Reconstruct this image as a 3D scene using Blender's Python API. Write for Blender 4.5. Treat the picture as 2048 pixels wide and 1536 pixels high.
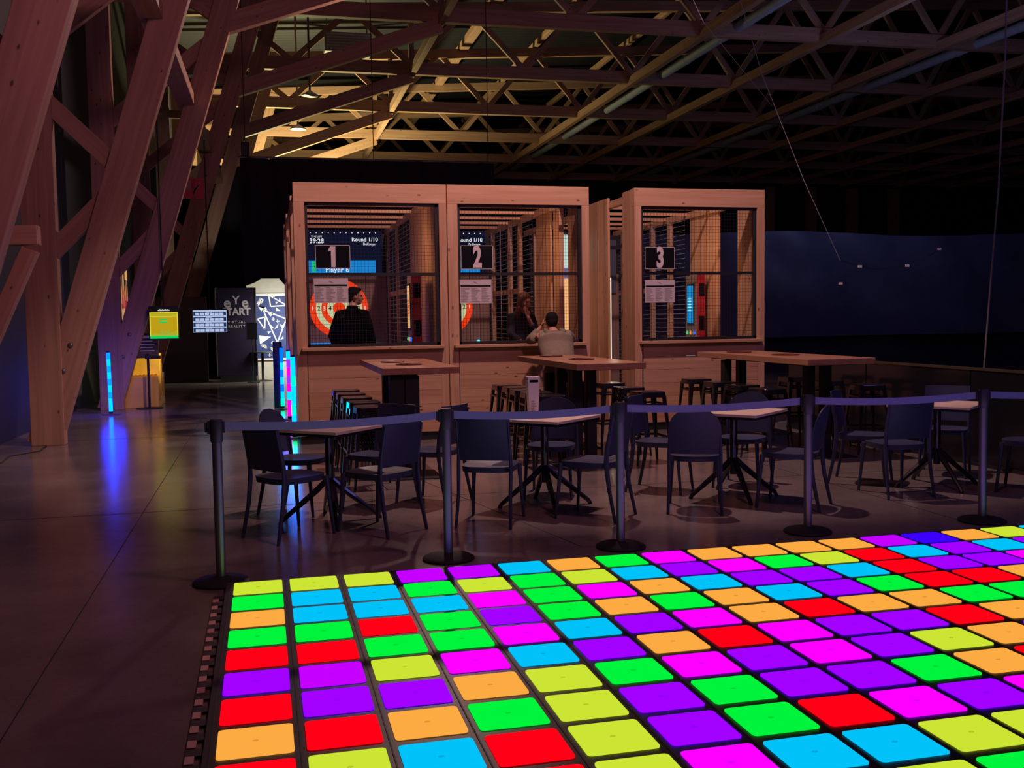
import bpy, math, random
from mathutils import Vector, Matrix
random.seed(7)
for o in list(bpy.data.objects): bpy.data.objects.remove(o)
sc = bpy.context.scene; COL = sc.collection
PI = math.pi

# ---------------------------------------------------------------- camera, world, lights, exposure
H = 1.5552
pitch, roll, yaw = 0.0653, 0.0144, 0.2393
cy, sy = math.cos(yaw), math.sin(yaw)
fw = Vector((sy*math.cos(pitch), cy*math.cos(pitch), -math.sin(pitch)))
rt = Vector((cy, -sy, 0)); dn = fw.cross(rt)
r2 = rt*math.cos(roll)+dn*math.sin(roll); d2 = -rt*math.sin(roll)+dn*math.cos(roll)
cam_d = bpy.data.cameras.new('camera'); cam = bpy.data.objects.new('camera', cam_d); COL.objects.link(cam)
cam_d.sensor_width = 36; cam_d.lens = 2031.9/2048*36; cam_d.clip_end = 300
M = Matrix((r2, -d2, -fw)).transposed().to_4x4(); M.translation = (0, 0, H); cam.matrix_world = M
sc.camera = cam
sc.view_settings.view_transform = 'Standard'; sc.view_settings.look = 'None'
sc.view_settings.gamma = 1; sc.view_settings.exposure = 0; sc.view_settings.use_curve_mapping = False
w = bpy.data.worlds.new('world'); sc.world = w; w.use_nodes = True
w.node_tree.nodes['Background'].inputs[0].default_value = (0.35, 0.3, 1, 1)
w.node_tree.nodes['Background'].inputs[1].default_value = 0.02

def light(name, kind, loc, color, energy, target=None, size=.3, spot=90, blend=.6, sy_=None):
    d = bpy.data.lights.new(name, kind); d.color = color; d.energy = energy
    if kind == 'SPOT': d.spot_size = math.radians(spot); d.spot_blend = blend; d.shadow_soft_size = size
    elif kind == 'AREA':
        d.size = size
        if sy_: d.shape = 'RECTANGLE'; d.size_y = sy_
    else: d.shadow_soft_size = size
    o = bpy.data.objects.new(name, d); COL.objects.link(o); o.location = loc
    if target is not None:
        o.rotation_euler = (Vector(target)-Vector(loc)).to_track_quat('-Z', 'Y').to_euler()
    return o
# warm lamp hung over the tables and lane fronts
light('ceiling_spot_light', 'SPOT', (3.2, 10.0, 7.6), (1, .61, .60), 1200, (3.9, 13.0, .2), .10, 96, .25)
# red/pink mood lights of the entrance zone, falling on the left timbers
light('mood_light', 'AREA', (3.0, 4.0, 6.5), (1, .38, .54), 125, (-2.5, 14, 5.2), 1.0)
light('mood_light', 'SPOT', (3.6, 20.6, 7.6), (1, .62, .56), 850, (-2.6, 14.5, 4.2), .15, 95, .8)
light('mood_light', 'SPOT', (0.2, 4.0, 5.5), (1, .25, .2), 20, (-2.6, 8, 0), .3, 90, .8)
# yellow uplight of the zone behind the black drape
light('yellow_uplight', 'SPOT', (1.2, 37.6, 3.9), (1, .92, .44), 4300, (1.2, 37.0, 10), .25, 150, .6)
# added dim blue fill lights, unseen, tinting the dark right side and the floor
light('blue_fill_light', 'AREA', (14, 10, 7.2), (.22, .2, 1), 40, (15, 24, 2), 3)
light('blue_fill_light', 'AREA', (14, 20, 5.0), (.42, .5, 1), 45, (18, 30, 12), 3)
light('blue_fill_light', 'AREA', (9, 4, 6), (.25, .2, 1), 40, (4, 8, 0), 1.5)
# white light of the far corridor
light('corridor_light', 'AREA', (0.95, 26.6, 1.7), (1, .97, .84), 80, (0.2, 28.1, .6), .6)
light('bench_fill_light', 'SPOT', (-0.3, 19.3, 1.9), (1, .82, .25), 300, (-2.3, 20.15, .85), .1, 34, 1)  # added unseen yellow spot that brightens the bench
for bx in (1.5, 3.4, 5.9):
    light('lane_light', 'AREA', (bx, 13.9, 2.6), (1, .5, .26), 5.5, (bx+.7, 15.0, 2.1), .3)

# ---------------------------------------------------------------- materials
def newmat(name):
    m = bpy.data.materials.new(name); m.use_nodes = True
    return m, m.node_tree, m.node_tree.nodes['Principled BSDF']
def pm(name, c, rough=.5, metal=0, noise=.12, scale=6, bump=0, spec=.5, coat=0):
    m, nt, b = newmat(name)
    b.inputs['Roughness'].default_value = rough; b.inputs['Metallic'].default_value = metal
    b.inputs['Specular IOR Level'].default_value = spec
    if coat: b.inputs['Coat Weight'].default_value = coat
    tc = nt.nodes.new('ShaderNodeTexCoord'); n = nt.nodes.new('ShaderNodeTexNoise')
    n.inputs['Scale'].default_value = scale; n.inputs['Detail'].default_value = 5
    nt.links.new(tc.outputs['Object'], n.inputs['Vector'])
    mx = nt.nodes.new('ShaderNodeMix'); mx.data_type = 'RGBA'
    mx.inputs[6].default_value = [v*(1-noise) for v in c]+[1]; mx.inputs[7].default_value = [min(1, v*(1+noise)) for v in c]+[1]
    nt.links.new(n.outputs['Fac'], mx.inputs[0]); nt.links.new(mx.outputs[2], b.inputs['Base Color'])
    if bump:
        bp = nt.nodes.new('ShaderNodeBump'); bp.inputs['Strength'].default_value = bump; bp.inputs['Distance'].default_value = .01
        nt.links.new(n.outputs['Fac'], bp.inputs['Height']); nt.links.new(bp.outputs['Normal'], b.inputs['Normal'])
    return m
def em(name, c, s=1.0):
    m, nt, b = newmat(name)
    b.inputs['Base Color'].default_value = (*[v*.05 for v in c], 1); b.inputs['Roughness'].default_value = .5; b.inputs['Specular IOR Level'].default_value = 0
    b.inputs['Emission Color'].default_value = (*c, 1); b.inputs['Emission Strength'].default_value = s
    return m
def srgb(r, g, b):
    f = lambda v: (v/255/12.92) if v <= 10 else ((v/255+.055)/1.055)**2.4
    return (f(r), f(g), f(b))
def wood(name, c1, c2, axis=2, rough=.6, knot=True):
    m, nt, b = newmat(name); L = nt.links
    b.inputs['Roughness'].default_value = rough; b.inputs['Specular IOR Level'].default_value = .25
    tc = nt.nodes.new('ShaderNodeTexCoord'); mp = nt.nodes.new('ShaderNodeMapping')
    s = [14, 14, 14]; s[axis] = .7; mp.inputs['Scale'].default_value = s
    oi = nt.nodes.new('ShaderNodeObjectInfo'); vm = nt.nodes.new('ShaderNodeVectorMath'); vm.operation = 'ADD'
    sm = nt.nodes.new('ShaderNodeMath'); sm.operation = 'MULTIPLY'; sm.inputs[1].default_value = 37
    L.new(oi.outputs['Random'], sm.inputs[0]); L.new(tc.outputs['Object'], vm.inputs[0]); L.new(sm.outputs[0], vm.inputs[1])
    L.new(vm.outputs[0], mp.inputs['Vector'])
    n = nt.nodes.new('ShaderNodeTexNoise'); n.inputs['Scale'].default_value = 1; n.inputs['Detail'].default_value = 6; n.inputs['Distortion'].default_value = .6
    L.new(mp.outputs[0], n.inputs['Vector'])
    cr = nt.nodes.new('ShaderNodeValToRGB'); cr.color_ramp.elements[0].position = .3; cr.color_ramp.elements[1].position = .72
    cr.color_ramp.elements[0].color = (*c1, 1); cr.color_ramp.elements[1].color = (*c2, 1)
    L.new(n.outputs['Fac'], cr.inputs[0]); out = cr.outputs[0]
    if knot:
        mp2 = nt.nodes.new('ShaderNodeMapping'); s2 = [7, 7, 7]; s2[axis] = 3.4; mp2.inputs['Scale'].default_value = s2
        L.new(vm.outputs[0], mp2.inputs['Vector'])
        v = nt.nodes.new('ShaderNodeTexVoronoi'); v.inputs['Scale'].default_value = 1; L.new(mp2.outputs[0], v.inputs['Vector'])
        k = nt.nodes.new('ShaderNodeValToRGB'); k.color_ramp.elements[0].position = .05; k.color_ramp.elements[1].position = .11
        L.new(v.outputs['Distance'], k.inputs[0])
        mx = nt.nodes.new('ShaderNodeMix'); mx.data_type = 'RGBA'; mx.inputs[6].default_value = (*[q*.3 for q in c1], 1)
        L.new(k.outputs[0], mx.inputs[0]); L.new(out, mx.inputs[7]); out = mx.outputs[2]
    L.new(out, b.inputs['Base Color'])
    bp = nt.nodes.new('ShaderNodeBump'); bp.inputs['Strength'].default_value = .15; bp.inputs['Distance'].default_value = .004
    L.new(n.outputs['Fac'], bp.inputs['Height']); L.new(bp.outputs['Normal'], b.inputs['Normal'])
    return m
def floor_mat():
    m, nt, b = newmat('polished_concrete'); L = nt.links
    tc = nt.nodes.new('ShaderNodeTexCoord')
    n = nt.nodes.new('ShaderNodeTexNoise'); n.inputs['Scale'].default_value = .9; n.inputs['Detail'].default_value = 8; n.inputs['Roughness'].default_value = .65
    n2 = nt.nodes.new('ShaderNodeTexNoise'); n2.inputs['Scale'].default_value = 60; n2.inputs['Detail'].default_value = 3
    L.new(tc.outputs['Object'], n.inputs['Vector']); L.new(tc.outputs['Object'], n2.inputs['Vector'])
    cr = nt.nodes.new('ShaderNodeValToRGB'); cr.color_ramp.elements[0].position = .3; cr.color_ramp.elements[1].position = .7
    cr.color_ramp.elements[0].color = (.17, .135, .125, 1); cr.color_ramp.elements[1].color = (.33, .27, .24, 1)
    L.new(n.outputs['Fac'], cr.inputs[0])
    mx = nt.nodes.new('ShaderNodeMix'); mx.data_type = 'RGBA'; mx.blend_type = 'MULTIPLY'; mx.inputs[0].default_value = .35
    L.new(cr.outputs[0], mx.inputs[6]); L.new(n2.outputs['Color'], mx.inputs[7])
    L.new(mx.outputs[2], b.inputs['Base Color'])
    mr = nt.nodes.new('ShaderNodeMapRange'); mr.inputs[3].default_value = .10; mr.inputs[4].default_value = .26
    L.new(n.outputs['Fac'], mr.inputs[0]); L.new(mr.outputs[0], b.inputs['Roughness'])
    b.inputs['Specular IOR Level'].default_value = .5
    bp = nt.nodes.new('ShaderNodeBump'); bp.inputs['Strength'].default_value = .12; bp.inputs['Distance'].default_value = .004
    L.new(n2.outputs['Fac'], bp.inputs['Height']); L.new(bp.outputs['Normal'], b.inputs['Normal'])
    return m
PINE = wood('pine_wood', (.50, .27, .15), (.66, .40, .24), 2)
PINEX = wood('pine_board', (.48, .26, .145), (.64, .385, .225), 0)
OLDB = wood('worn_board', (.22, .14, .12), (.34, .23, .19), 2)
TRUSS = wood('glulam_timber', (.37, .20, .135), (.52, .31, .20), 2)
TOPW = wood('butcher_block', (.36, .17, .10), (.52, .28, .16), 1, .35, False)
BLK = pm('black_metal', (.012, .012, .014), .32, .0, coat=.6)
BLKM = pm('matt_black', (.010, .010, .012), .6)
PLAST = pm('anthracite_plastic', (.042, .052, .105), .42, bump=.05, scale=80)
POSTM = pm('stanchion_metal', (.20, .20, .22), .36, .7)
BELT = pm('belt_webbing', (.20, .23, .40), .75, bump=.3, scale=120)
NAVY = pm('navy_wall_paint', (.020, .020, .030), .7)
DRAPE = pm('black_drape_cloth', (.006, .006, .011), .9)
TARP = pm('navy_plastic_sheet', (.075, .08, .13), .45, bump=.6, scale=2.5, noise=.3)
ROOFM = pm('dark_roof_sheet', (.010, .010, .017), .6)
CREAM = pm('cream_laminate', (.80, .64, .48), .4)
WHITE = pm('white_panel', (.75, .73, .70), .5)
GREYW = pm('grey_wall_paint', (.55, .52, .44), .7)
YELW = pm('yellow_painted_wood', (.85, .50, .06), .5)
REDM = pm('red_cabinet', (.45, .02, .03), .35)
GREYC = pm('grey_brown_cabinet', (.22, .17, .15), .5)
MENU = pm('dark_red_board', (.13, .03, .022), .4)
PAPER = pm('white_paper', (.62, .56, .55), .7)
INK = pm('grey_ink', (.30, .27, .27), .8)
BLACKP = pm('black_print', (.006, .006, .010), .8, spec=.1)
SIGNW = pm('white_print', (.72, .62, .60), .6)
REDS = pm('red_sign', (.80, .04, .08), .4)
CONC = floor_mat()

# ---------------------------------------------------------------- geometry helpers
class MB:
    def __init__(s): s.v = []; s.f = []; s.mi = []
    def add(s, v, f, mi=0):
        n = len(s.v); s.v += [tuple(p) for p in v]; s.f += [[i+n for i in q] for q in f]; s.mi += [mi]*len(f); return s
    def box(s, x0, x1, y0, y1, z0, z1, mi=0):
        v = [(x, y, z) for z in (z0, z1) for y in (y0, y1) for x in (x0, x1)]
        return s.add(v, [[0, 2, 3, 1], [4, 5, 7, 6], [0, 1, 5, 4], [2, 6, 7, 3], [0, 4, 6, 2], [1, 3, 7, 5]], mi)
    def prism(s, poly, z0, z1, mi=0, ax='z'):
        n = len(poly)
        def P(a, b, c): return {'z': (a, b, c), 'y': (a, c, b), 'x': (c, a, b)}[ax]
        v = [P(a, b, z0) for a, b in poly]+[P(a, b, z1) for a, b in poly]
        return s.add(v, [list(range(n))[::-1], list(range(n, 2*n))]+[[i, (i+1) % n, n+(i+1) % n, n+i] for i in range(n)], mi)
    def tube(s, pts, r, n=8, mi=0, rb=None, ref=None, cap=True):
        """loft ellipses (r list, rb list) along pts"""
        pts = [Vector(p) for p in pts]; m = len(pts)
        ra = r if isinstance(r, (list, tuple)) else [r]*m
        rb = ra if rb is None else (rb if isinstance(rb, (list, tuple)) else [rb]*m)
        v = []
        for i, p in enumerate(pts):
            t = (pts[min(i+1, m-1)]-pts[max(i-1, 0)]).normalized()
            rf = Vector(ref) if ref else (Vector((1, 0, 0)) if abs(t.x) < .9 else Vector((0, 1, 0)))
            b = t.cross(rf).normalized(); a = b.cross(t).normalized()
            for k in range(n):
                an = 2*PI*k/n; v.append(p+a*math.cos(an)*ra[i]+b*math.sin(an)*rb[i])
        f = [[i*n+k, i*n+(k+1) % n, (i+1)*n+(k+1) % n, (i+1)*n+k] for i in range(m-1) for k in range(n)]
        if cap: f += [list(range(n))[::-1], list(range((m-1)*n, m*n))]
        return s.add(v, f, mi)
    def lathe(s, prof, n=24, mi=0, c=(0, 0)):
        v = [(c[0]+r*math.cos(2*PI*k/n), c[1]+r*math.sin(2*PI*k/n), z) for r, z in prof for k in range(n)]
        m = len(prof)
        f = [[i*n+k, i*n+(k+1) % n, (i+1)*n+(k+1) % n, (i+1)*n+k] for i in range(m-1) for k in range(n)]
        f += [list(range(n))[::-1], list(range((m-1)*n, m*n))]
        return s.add(v, f, mi)
    def ell(s, c, r, n=16, m=10, mi=0, rot=None):
        v = []; c = Vector(c)
        for i in range(1, m):
            th = PI*i/m
            for k in range(n):
                q = Vector((r[0]*math.sin(th)*math.cos(2*PI*k/n), r[1]*math.sin(th)*math.sin(2*PI*k/n), r[2]*math.cos(th)))
                if rot: q = rot @ q
                v.append(c+q)
        a = Vector((0, 0, r[2])); 
        if rot: a = rot @ a
        v += [c+a, c-a]; T = len(v)-2
        f = [[i*n+k, (i+1)*n+k, (i+1)*n+(k+1) % n, i*n+(k+1) % n] for i in range(m-2) for k in range(n)]
        f += [[T, k, (k+1) % n] for k in range(n)]+[[T+1, (m-2)*n+(k+1) % n, (m-2)*n+k] for k in range(n)]
        return s.add(v, f, mi)
    def grid(s, fn, nu, nv, th=None, mi=0):
        """sheet from fn(u,v); with thickness th (offset vector fn) closed"""
        P = [[Vector(fn(i/nu, j/nv)) for i in range(nu+1)] for j in range(nv+1)]
        v = [p for row in P for p in row]; W = nu+1
        f = [[j*W+i, j*W+i+1, (j+1)*W+i+1, (j+1)*W+i] for j in range(nv) for i in range(nu)]
        if th is None: return s.add(v, f, mi)
        N = len(v); v2 = [p+Vector(th) for p in v]
        f2 = [[a+N for a in q[::-1]] for q in f]
        rim = [i for i in range(W)]+[j*W+nu for j in range(1, nv+1)]+[nv*W+i for i in range(nu-1, -1, -1)]+[j*W for j in range(nv-1, 0, -1)]
        f3 = [[rim[(k+1) % len(rim)], rim[k], rim[k]+N, rim[(k+1) % len(rim)]+N] for k in range(len(rim))]
        return s.add(v+v2, f+f2+f3, mi)
    def mesh(s, name, mats, smooth=False):
        me = bpy.data.meshes.new(name); me.from_pydata(s.v, [], s.f)
        for m in (mats if isinstance(mats, list) else [mats]): me.materials.append(m)
        me.polygons.foreach_set('material_index', s.mi)
        if smooth: me.polygons.foreach_set('use_smooth', [True]*len(s.f))
        me.update(); return me
    def build(s, name, mats, parent=None, smooth=False, bevel=0, loc=None):
        o = bpy.data.objects.new(name, s.mesh(name, mats, smooth)); COL.objects.link(o)
        if parent: o.parent = parent
        if loc: o.location = loc
        if bevel:
            b = o.modifiers.new('bevel', 'BEVEL'); b.width = bevel; b.segments = 2; b.limit_method = 'ANGLE'
        if smooth and not bevel:
            try: o.data.shade_smooth(); o.data.set_sharp_from_angle(angle=math.radians(40))
            except Exception: pass
        return o
def tag(o, label, cat, group=None):
    o['label'] = label; o['category'] = cat
    if group: o['group'] = group
    return o
def thing(name, label, cat, loc=(0, 0, 0), rz=0, group=None):
    o = bpy.data.objects.new(name, None); COL.objects.link(o); o.empty_display_size = .1
    o.location = loc; o.rotation_euler = (0, 0, rz); return tag(o, label, cat, group)
def struct(o): o['kind'] = 'structure'; return o
def dup(root, loc, rz, label, group=None):
    r = root.copy(); COL.objects.link(r); r.location = loc; r.rotation_euler = (0, 0, rz); r['label'] = label
    if group: r['group'] = group
    for ch in list(root.children):
        c = ch.copy(); COL.objects.link(c); c.parent = r
        for g in list(ch.children):
            d = g.copy(); COL.objects.link(d); d.parent = c
    return r
def beam(name, p0, p1, w, h, mat=None, parent=None, up=(0, 1, 0), bevel=.006):
    """rectangular timber from p0 to p1: w along `up`, h across; grain along its length"""
    p0 = Vector(p0); p1 = Vector(p1); t = (p1-p0); L = t.length; t.normalize()
    a = Vector(up); a = (a-t*a.dot(t)).normalized(); b = t.cross(a)
    m = MB().box(-w/2, w/2, -h/2, h/2, 0, L)
    o = m.build(name, mat or PINE, parent, bevel=bevel)
    M = Matrix((a, b, t)).transposed().to_4x4(); M.translation = p0
    if parent: M = Matrix.Translation(-parent.location) @ M
    o.matrix_basis = M; return o
def text(name, body, size, mat, loc, rot, parent=None, align='CENTER', sx=1, bold=0, ext=.002, space=1):
    c = bpy.data.curves.new(name, 'FONT'); c.body = body; c.size = size; c.extrude = ext; c.align_x = align; c.align_y = 'CENTER'
    c.offset = bold; c.space_character = space; c.resolution_u = 3
    t = bpy.data.objects.new(name, c); COL.objects.link(t)
    dg = bpy.context.evaluated_depsgraph_get(); dg.update()
    me = bpy.data.meshes.new_from_object(t.evaluated_get(dg)); bpy.data.objects.remove(t)
    me.materials.clear(); me.materials.append(mat)
    o = bpy.data.objects.new(name, me); COL.objects.link(o)
    o.location = loc; o.rotation_euler = rot; o.scale = (sx, 1, 1)
    if parent: o.parent = parent
    return o
FR = (PI/2, 0, 0)   # text facing -Y (towards the camera)

# ---------------------------------------------------------------- hall frame of reference (turned slightly)
TH = .010
def hw(x, y, z): return Vector((x*math.cos(TH)+y*math.sin(TH), -x*math.sin(TH)+y*math.cos(TH), z))
FY = [14.108+5.349*k for k in range(-2, 8)]      # frame planes
XB, XK, ZK, XJ, ZJ = -2.723, 4.151, 8.751, -.588, 6.925

# ---- room shell
f = MB().box(-14, 60, -8, 60, -.2, 0).build('floor', CONC); struct(f)
j = MB()
for X in (-7.0, -1.0, 5.0, 11.0): j.box(X-.003, X+.003, -4, 58, 0, .0012)
for Y in (3.0, 8.75, 14.5, 20.5, 26.5, 32): j.box(-3.3, 20, Y-.003, Y+.003, 0, .0012)
# diagonal saw cut seen between the tables
a0, a1 = Vector((1.15, 11.2)), Vector((2.05, 6.5)); dd = (a1-a0).normalized(); nn = Vector((-dd.y, dd.x))*.003
j.add([(a0.x-nn.x, a0.y-nn.y, .0012), (a0.x+nn.x, a0.y+nn.y, .0012), (a1.x+nn.x, a1.y+nn.y, .0012), (a1.x-nn.x, a1.y-nn.y, .0012)], [[0, 1, 2, 3]])
struct(j.build('trim_1', BLKM))
def hbox(x0, x1, y0, y1, z0, z1):
    m = MB(); v = [hw(x, y, z) for z in (z0, z1) for y in (y0, y1) for x in (x0, x1)]
    return m.add(v, [[0, 2, 3, 1], [4, 5, 7, 6], [0, 1, 5, 4], [2, 6, 7, 3], [0, 4, 6, 2], [1, 3, 7, 5]])
lw = hbox(-3.75, -3.5, -6, 58, 0, 12)
struct(lw.build('wall_left', NAVY))
struct(MB().box(-14, 60, 56, 56.2, 0, 18).build('wall_back', NAVY))
struct(MB().box(58, 58.2, -6, 56, 0, 18).build('wall_right', NAVY))
# corrugated roof, rising to the right
def roof(u, v):
    x = -4+u*62; y = -6+v*63
    return hw(x, y, 10.6+.085*(x+4)+.035*math.sin(y*2*PI/.33)) if False else hw(x, y, 10.95+.06*(x+4)+(.03 if int(v*378) % 2 else 0))
rf = MB(); rf.grid(roof, 1, 378, th=(0, 0, .06)); struct(rf.build('ceiling', ROOFM))

# ---- timber frames
names = ['nearest', 'second', 'third', 'fourth', 'fifth', 'sixth', 'seventh', 'eighth', 'farthest']
lab = {1: 'huge reddish timber leg frame at the left picture edge, nearest to us',
       2: 'reddish timber frame standing beside the cable on the floor, with bolt heads at its foot',
       3: 'timber frame whose foot stands behind the blue light tube',
       4: 'timber frame whose leg carries the red fire sign',
       5: 'timber frame just left of the black drape edge', 6: 'yellow-lit timber roof frame just behind the black drape',
       7: 'second yellow-lit roof frame behind the black drape', 8: 'farthest yellow-lit timber roof frame of the hall',
       0: 'timber frame overhead beside the viewer', 9: 'dim farthest timber roof frame against the end wall'}
def ztop(x): return 10.6+.06*(x-4.15)
BW = .20
for k, y in enumerate(FY):
    t = thing('timber_frame', lab[k], 'timber frame', hw(-2.8, y, 0), 0, 'timber frames of the hall')
    def B(n, a, b, h, w=BW, dy=0, mat=TRUSS): return beam(n, hw(a[0], y+dy, a[1]), hw(b[0], y+dy, b[1]), w, h, mat, t)
    B('column', (-2.86, 0), (-2.86, 10.6), .40, BW, -.03)
    s = (XJ-XB)/ZJ; XC = XB-.20
    B('leg', (XC, 0), (XC+s*10.3, 10.3), .40, BW*1.1, .0)
    # lattice between column and leg
    B('lattice_brace', (-2.9, 2.3), (XC+s*3.35, 3.35), .22, .12, .0)
    B('lattice_brace', (-2.9, 4.55), (XC+s*3.5, 3.5), .22, .12, .0)
    B('lattice_brace', (-2.9, 5.0), (XC+s*6.7, 6.7), .24, .12, .0)
    B('lattice_brace', (-2.9, 8.4), (XC+s*7.0, 7.0), .24, .12, .0)
    B('strut', (-2.9, 7.35), (XC+s*7.35, 7.35), .22, .12)
    if k < 1: continue
    B('knee_brace', (XJ-.1, ZJ), (XK, ZK-.12), .34, BW)
    B('bottom_chord', (-2.7, ZK+.12), (56, ZK+.12-.0), .36, BW)
    B('top_chord', (-2.7, ztop(-2.7)), (56, ztop(56)), .30, BW)
    # web members
    P = 3.42; n0 = XK-2*P
    for q in range(0, 17):
        xa = n0+q*P
        if xa > 50: break
        if xa+P/2 > -2: 
            if xa > -2.5: B('web_member', (xa, ZK+.2), (xa+P/2, ztop(xa+P/2)), .17, .10)
            B('web_member', (xa+P, ZK+.2), (xa+P/2, ztop(xa+P/2)), .17, .10)
    B('hanger', (XK, ZK), (XK, ztop(XK)), .16, .10)
t = thing('timber_bracket', 'short yellowish timber bracket on the left wall behind the nearest leg', 'bracket', hw(-3.45, 11, 1.3))
beam('arm', hw(-3.46, 11, 2.42), hw(-2.25, 11, 2.44), .2, .19, PINE, t)
beam('diagonal', hw(-3.2, 11, .35), hw(-2.33, 11, 2.30), .16, .15, PINE, t)
# ---- longitudinal beams (parallel to the hall)
def longi(label, x, z, w, h, y0=8, y1=52, mat=None, name='purlin'):
    o = beam(name, hw(x, y0, z), hw(x, y1, z), w, h, mat or TRUSS, None, (1, 0, 0)); tag(o, label, 'beam', 'long roof beams'); return o
LB = ['tan timber strut line threading the left legs high up']
longi('long pale timber strut running behind the left timber legs', -1.42, 5.55, .30, .20, 9, 40)
longi('long timber beam joining the knees of the yellow-lit frames', XK, ZK+.02, .16, .26)
XS = [10.9, 14.3, 17.8, 21.2, 24.5, 27.8, 31.3, 34.7, 38.1]
for i, x in enumerate(XS):
    nm = ['above the third throwing lane', 'just right of the third lane', 'above the hanging navy sheet',
          'right of the thin hanging wire', 'beside the thick rope at right', 'right of the thick rope', 'third from the right end', 'second from the right end', 'farthest right of the dark roof'][i]
    longi('long dim timber roof beam running into depth, '+nm, x, ZK-.02, .18, .26)
longi('long timber ridge beam under the roof over the first two lanes', 6.7, 10.95, .3, .22)
for i, x in enumerate((9.3, 12.7, 16.2)):
    longi('upper dark roof beam, '+['left', 'middle', 'right'][i]+' one of three near the roof sheet', x, ztop(x)+.25, .14, .2)
# round white duct pipes
for i, (x, z, r) in enumerate(((11.9, 8.95, .13), (19.0, 8.85, .13))):
    m = MB().tube([hw(x, 12, z), hw(x, 50, z)], r, 12)
    for q in range(15): m.tube([hw(x, 13+2.5*q, z), hw(x, 13.06+2.5*q, z)], r+.012, 12)
    tag(m.build('duct_pipe', pm('pipe_white', (.42, .45, .55), .5), None, True), ['long pale round duct pipe running into depth over the third lane', 'long pale round duct pipe over the navy sheet'][i], 'pipe', 'roof duct pipes')

# bolt heads on the frame feet
# (part of the second and third frames)
for k, zs in ((2, (.62, .95, .30, 1.28)), (3, (1.35, .95, .55, .2))):
    root = [o for o in bpy.data.objects if o.get('label') == lab[k]][0]
    for z in zs:
        p = hw(XB-.22+(XJ-XB)/ZJ*z, FY[k]-.11, z)-root.location
        m = MB().ell((0, 0, 0), (.035, .018, .035), 12, 6)
        o = m.build('bolt_head', POSTM, root, True); o.location = p
root = [o for o in bpy.data.objects if o.get('label') == lab[1]][0]
# bolt heads of the nearest leg
for x, z in ((-2.065, 3.60), (-2.086, 3.51)):
    o = MB().ell((0, 0, 0), (.03, .018, .03), 12, 6).build('bolt_head', POSTM, root, True); o.location = hw(x, FY[1]-.12, z)-root.location

# ---- black drape behind the lanes
def drape(u, v):
    x = -.36+u*(5.4); z0 = 2.28+.06*math.sin(u*31)+.33*math.exp(-((x-.22)/.22)**2)*(1 if x < 1.5 else 0)
    if x > .9: z0 = .02
    z = z0+(4.93-z0)*v
    return (x, 22+.05*math.sin(x*9)+.02*math.sin(x*23+v*2), z)
d = MB(); d.grid(drape, 150, 10, th=(0, .015, 0)); tag(d.build('stage_drape', DRAPE, None, True), 'large black drape hung high behind the throwing lanes', 'drape')
d = MB(); d.grid(lambda u, v: (-3.4+u*3.3, 31.2+.05*math.sin(u*40), 6.1*v), 60, 4, th=(0, .015, 0)); tag(d.build('side_drape', DRAPE, None, True), 'black drape closing the far end behind the left timber legs', 'drape')
rail = thing('drape_rail', 'thin metal rail carrying the black drape, hung from the frames', 'rail', (0, 22, 4.95))
MB().tube([(-.4, 0, 0), (5.1, 0, 0)], .025, 8).build('rail_tube', POSTM, rail, True)
for x in (-.25, 2.4, 4.9): MB().tube([(x, 0, 0), (x, 0, 3.9)], .008, 6).build('hanging_wire', BLKM, rail, True)
MB().box(-.33, -.16, -.08, .08, .02, .30).build('motor_hoist', BLKM, rail, bevel=.01)
# far partition under the drape
struct(MB().box(-3.3, -1.4, 27.4, 27.5, 0, 2.2).build('trim_2', pm('dark_partition', (.05, .05, .055), .7)))
struct(MB().prism([(-1.1, 0), (3.4, 0), (3.4, 2.7), (-.4, 2.7), (-.4, 2.46), (-1.1, 2.46)], 28.3, 28.5, 0, 'y').build('trim_3', GREYW))

# ---------------------------------------------------------------- far corridor
t = thing('geometric_wall_panel', 'blue wall panel with white triangles and crosses at the far end', 'wall panel', (-.22, 28.25, 0))
MB().box(0, 1.5, 0, .04, .5, 2.3).build('panel', pm('panel_blue', (.014, .035, .17), .6), t)
m = MB()
for a in ((0, .06, .5, 2.3), (0, 1.5, 2.23, 2.3), (0, 1.5, .5, .55), (.90, .95, .5, 2.3)): m.box(a[0], a[1], -.015, 0, a[2], a[3])
m.build('frame_strip', WHITE, t)
g = MB()
def tri(p, hollow=False):
    if not hollow: g.prism(p, -.012, 0, 0, 'y')
    else:
        n = len(p)
        for i in range(n):
            a = Vector((*p[i], 0)); b = Vector((*p[(i+1) % n], 0)); dd = (b-a).normalized(); nn = Vector((-dd.y, dd.x, 0))*.016
            g.prism([(a.x-nn.x, a.y-nn.y), (b.x-nn.x, b.y-nn.y), (b.x+nn.x, b.y+nn.y), (a.x+nn.x, a.y+nn.y)], -.012, 0, 0, 'y')
def px(x, y):  # poster layout read off the photograph's crop
    return ((x-545)/7*.0142*.98, .5+(1118-y)/870*1.77)
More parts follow.
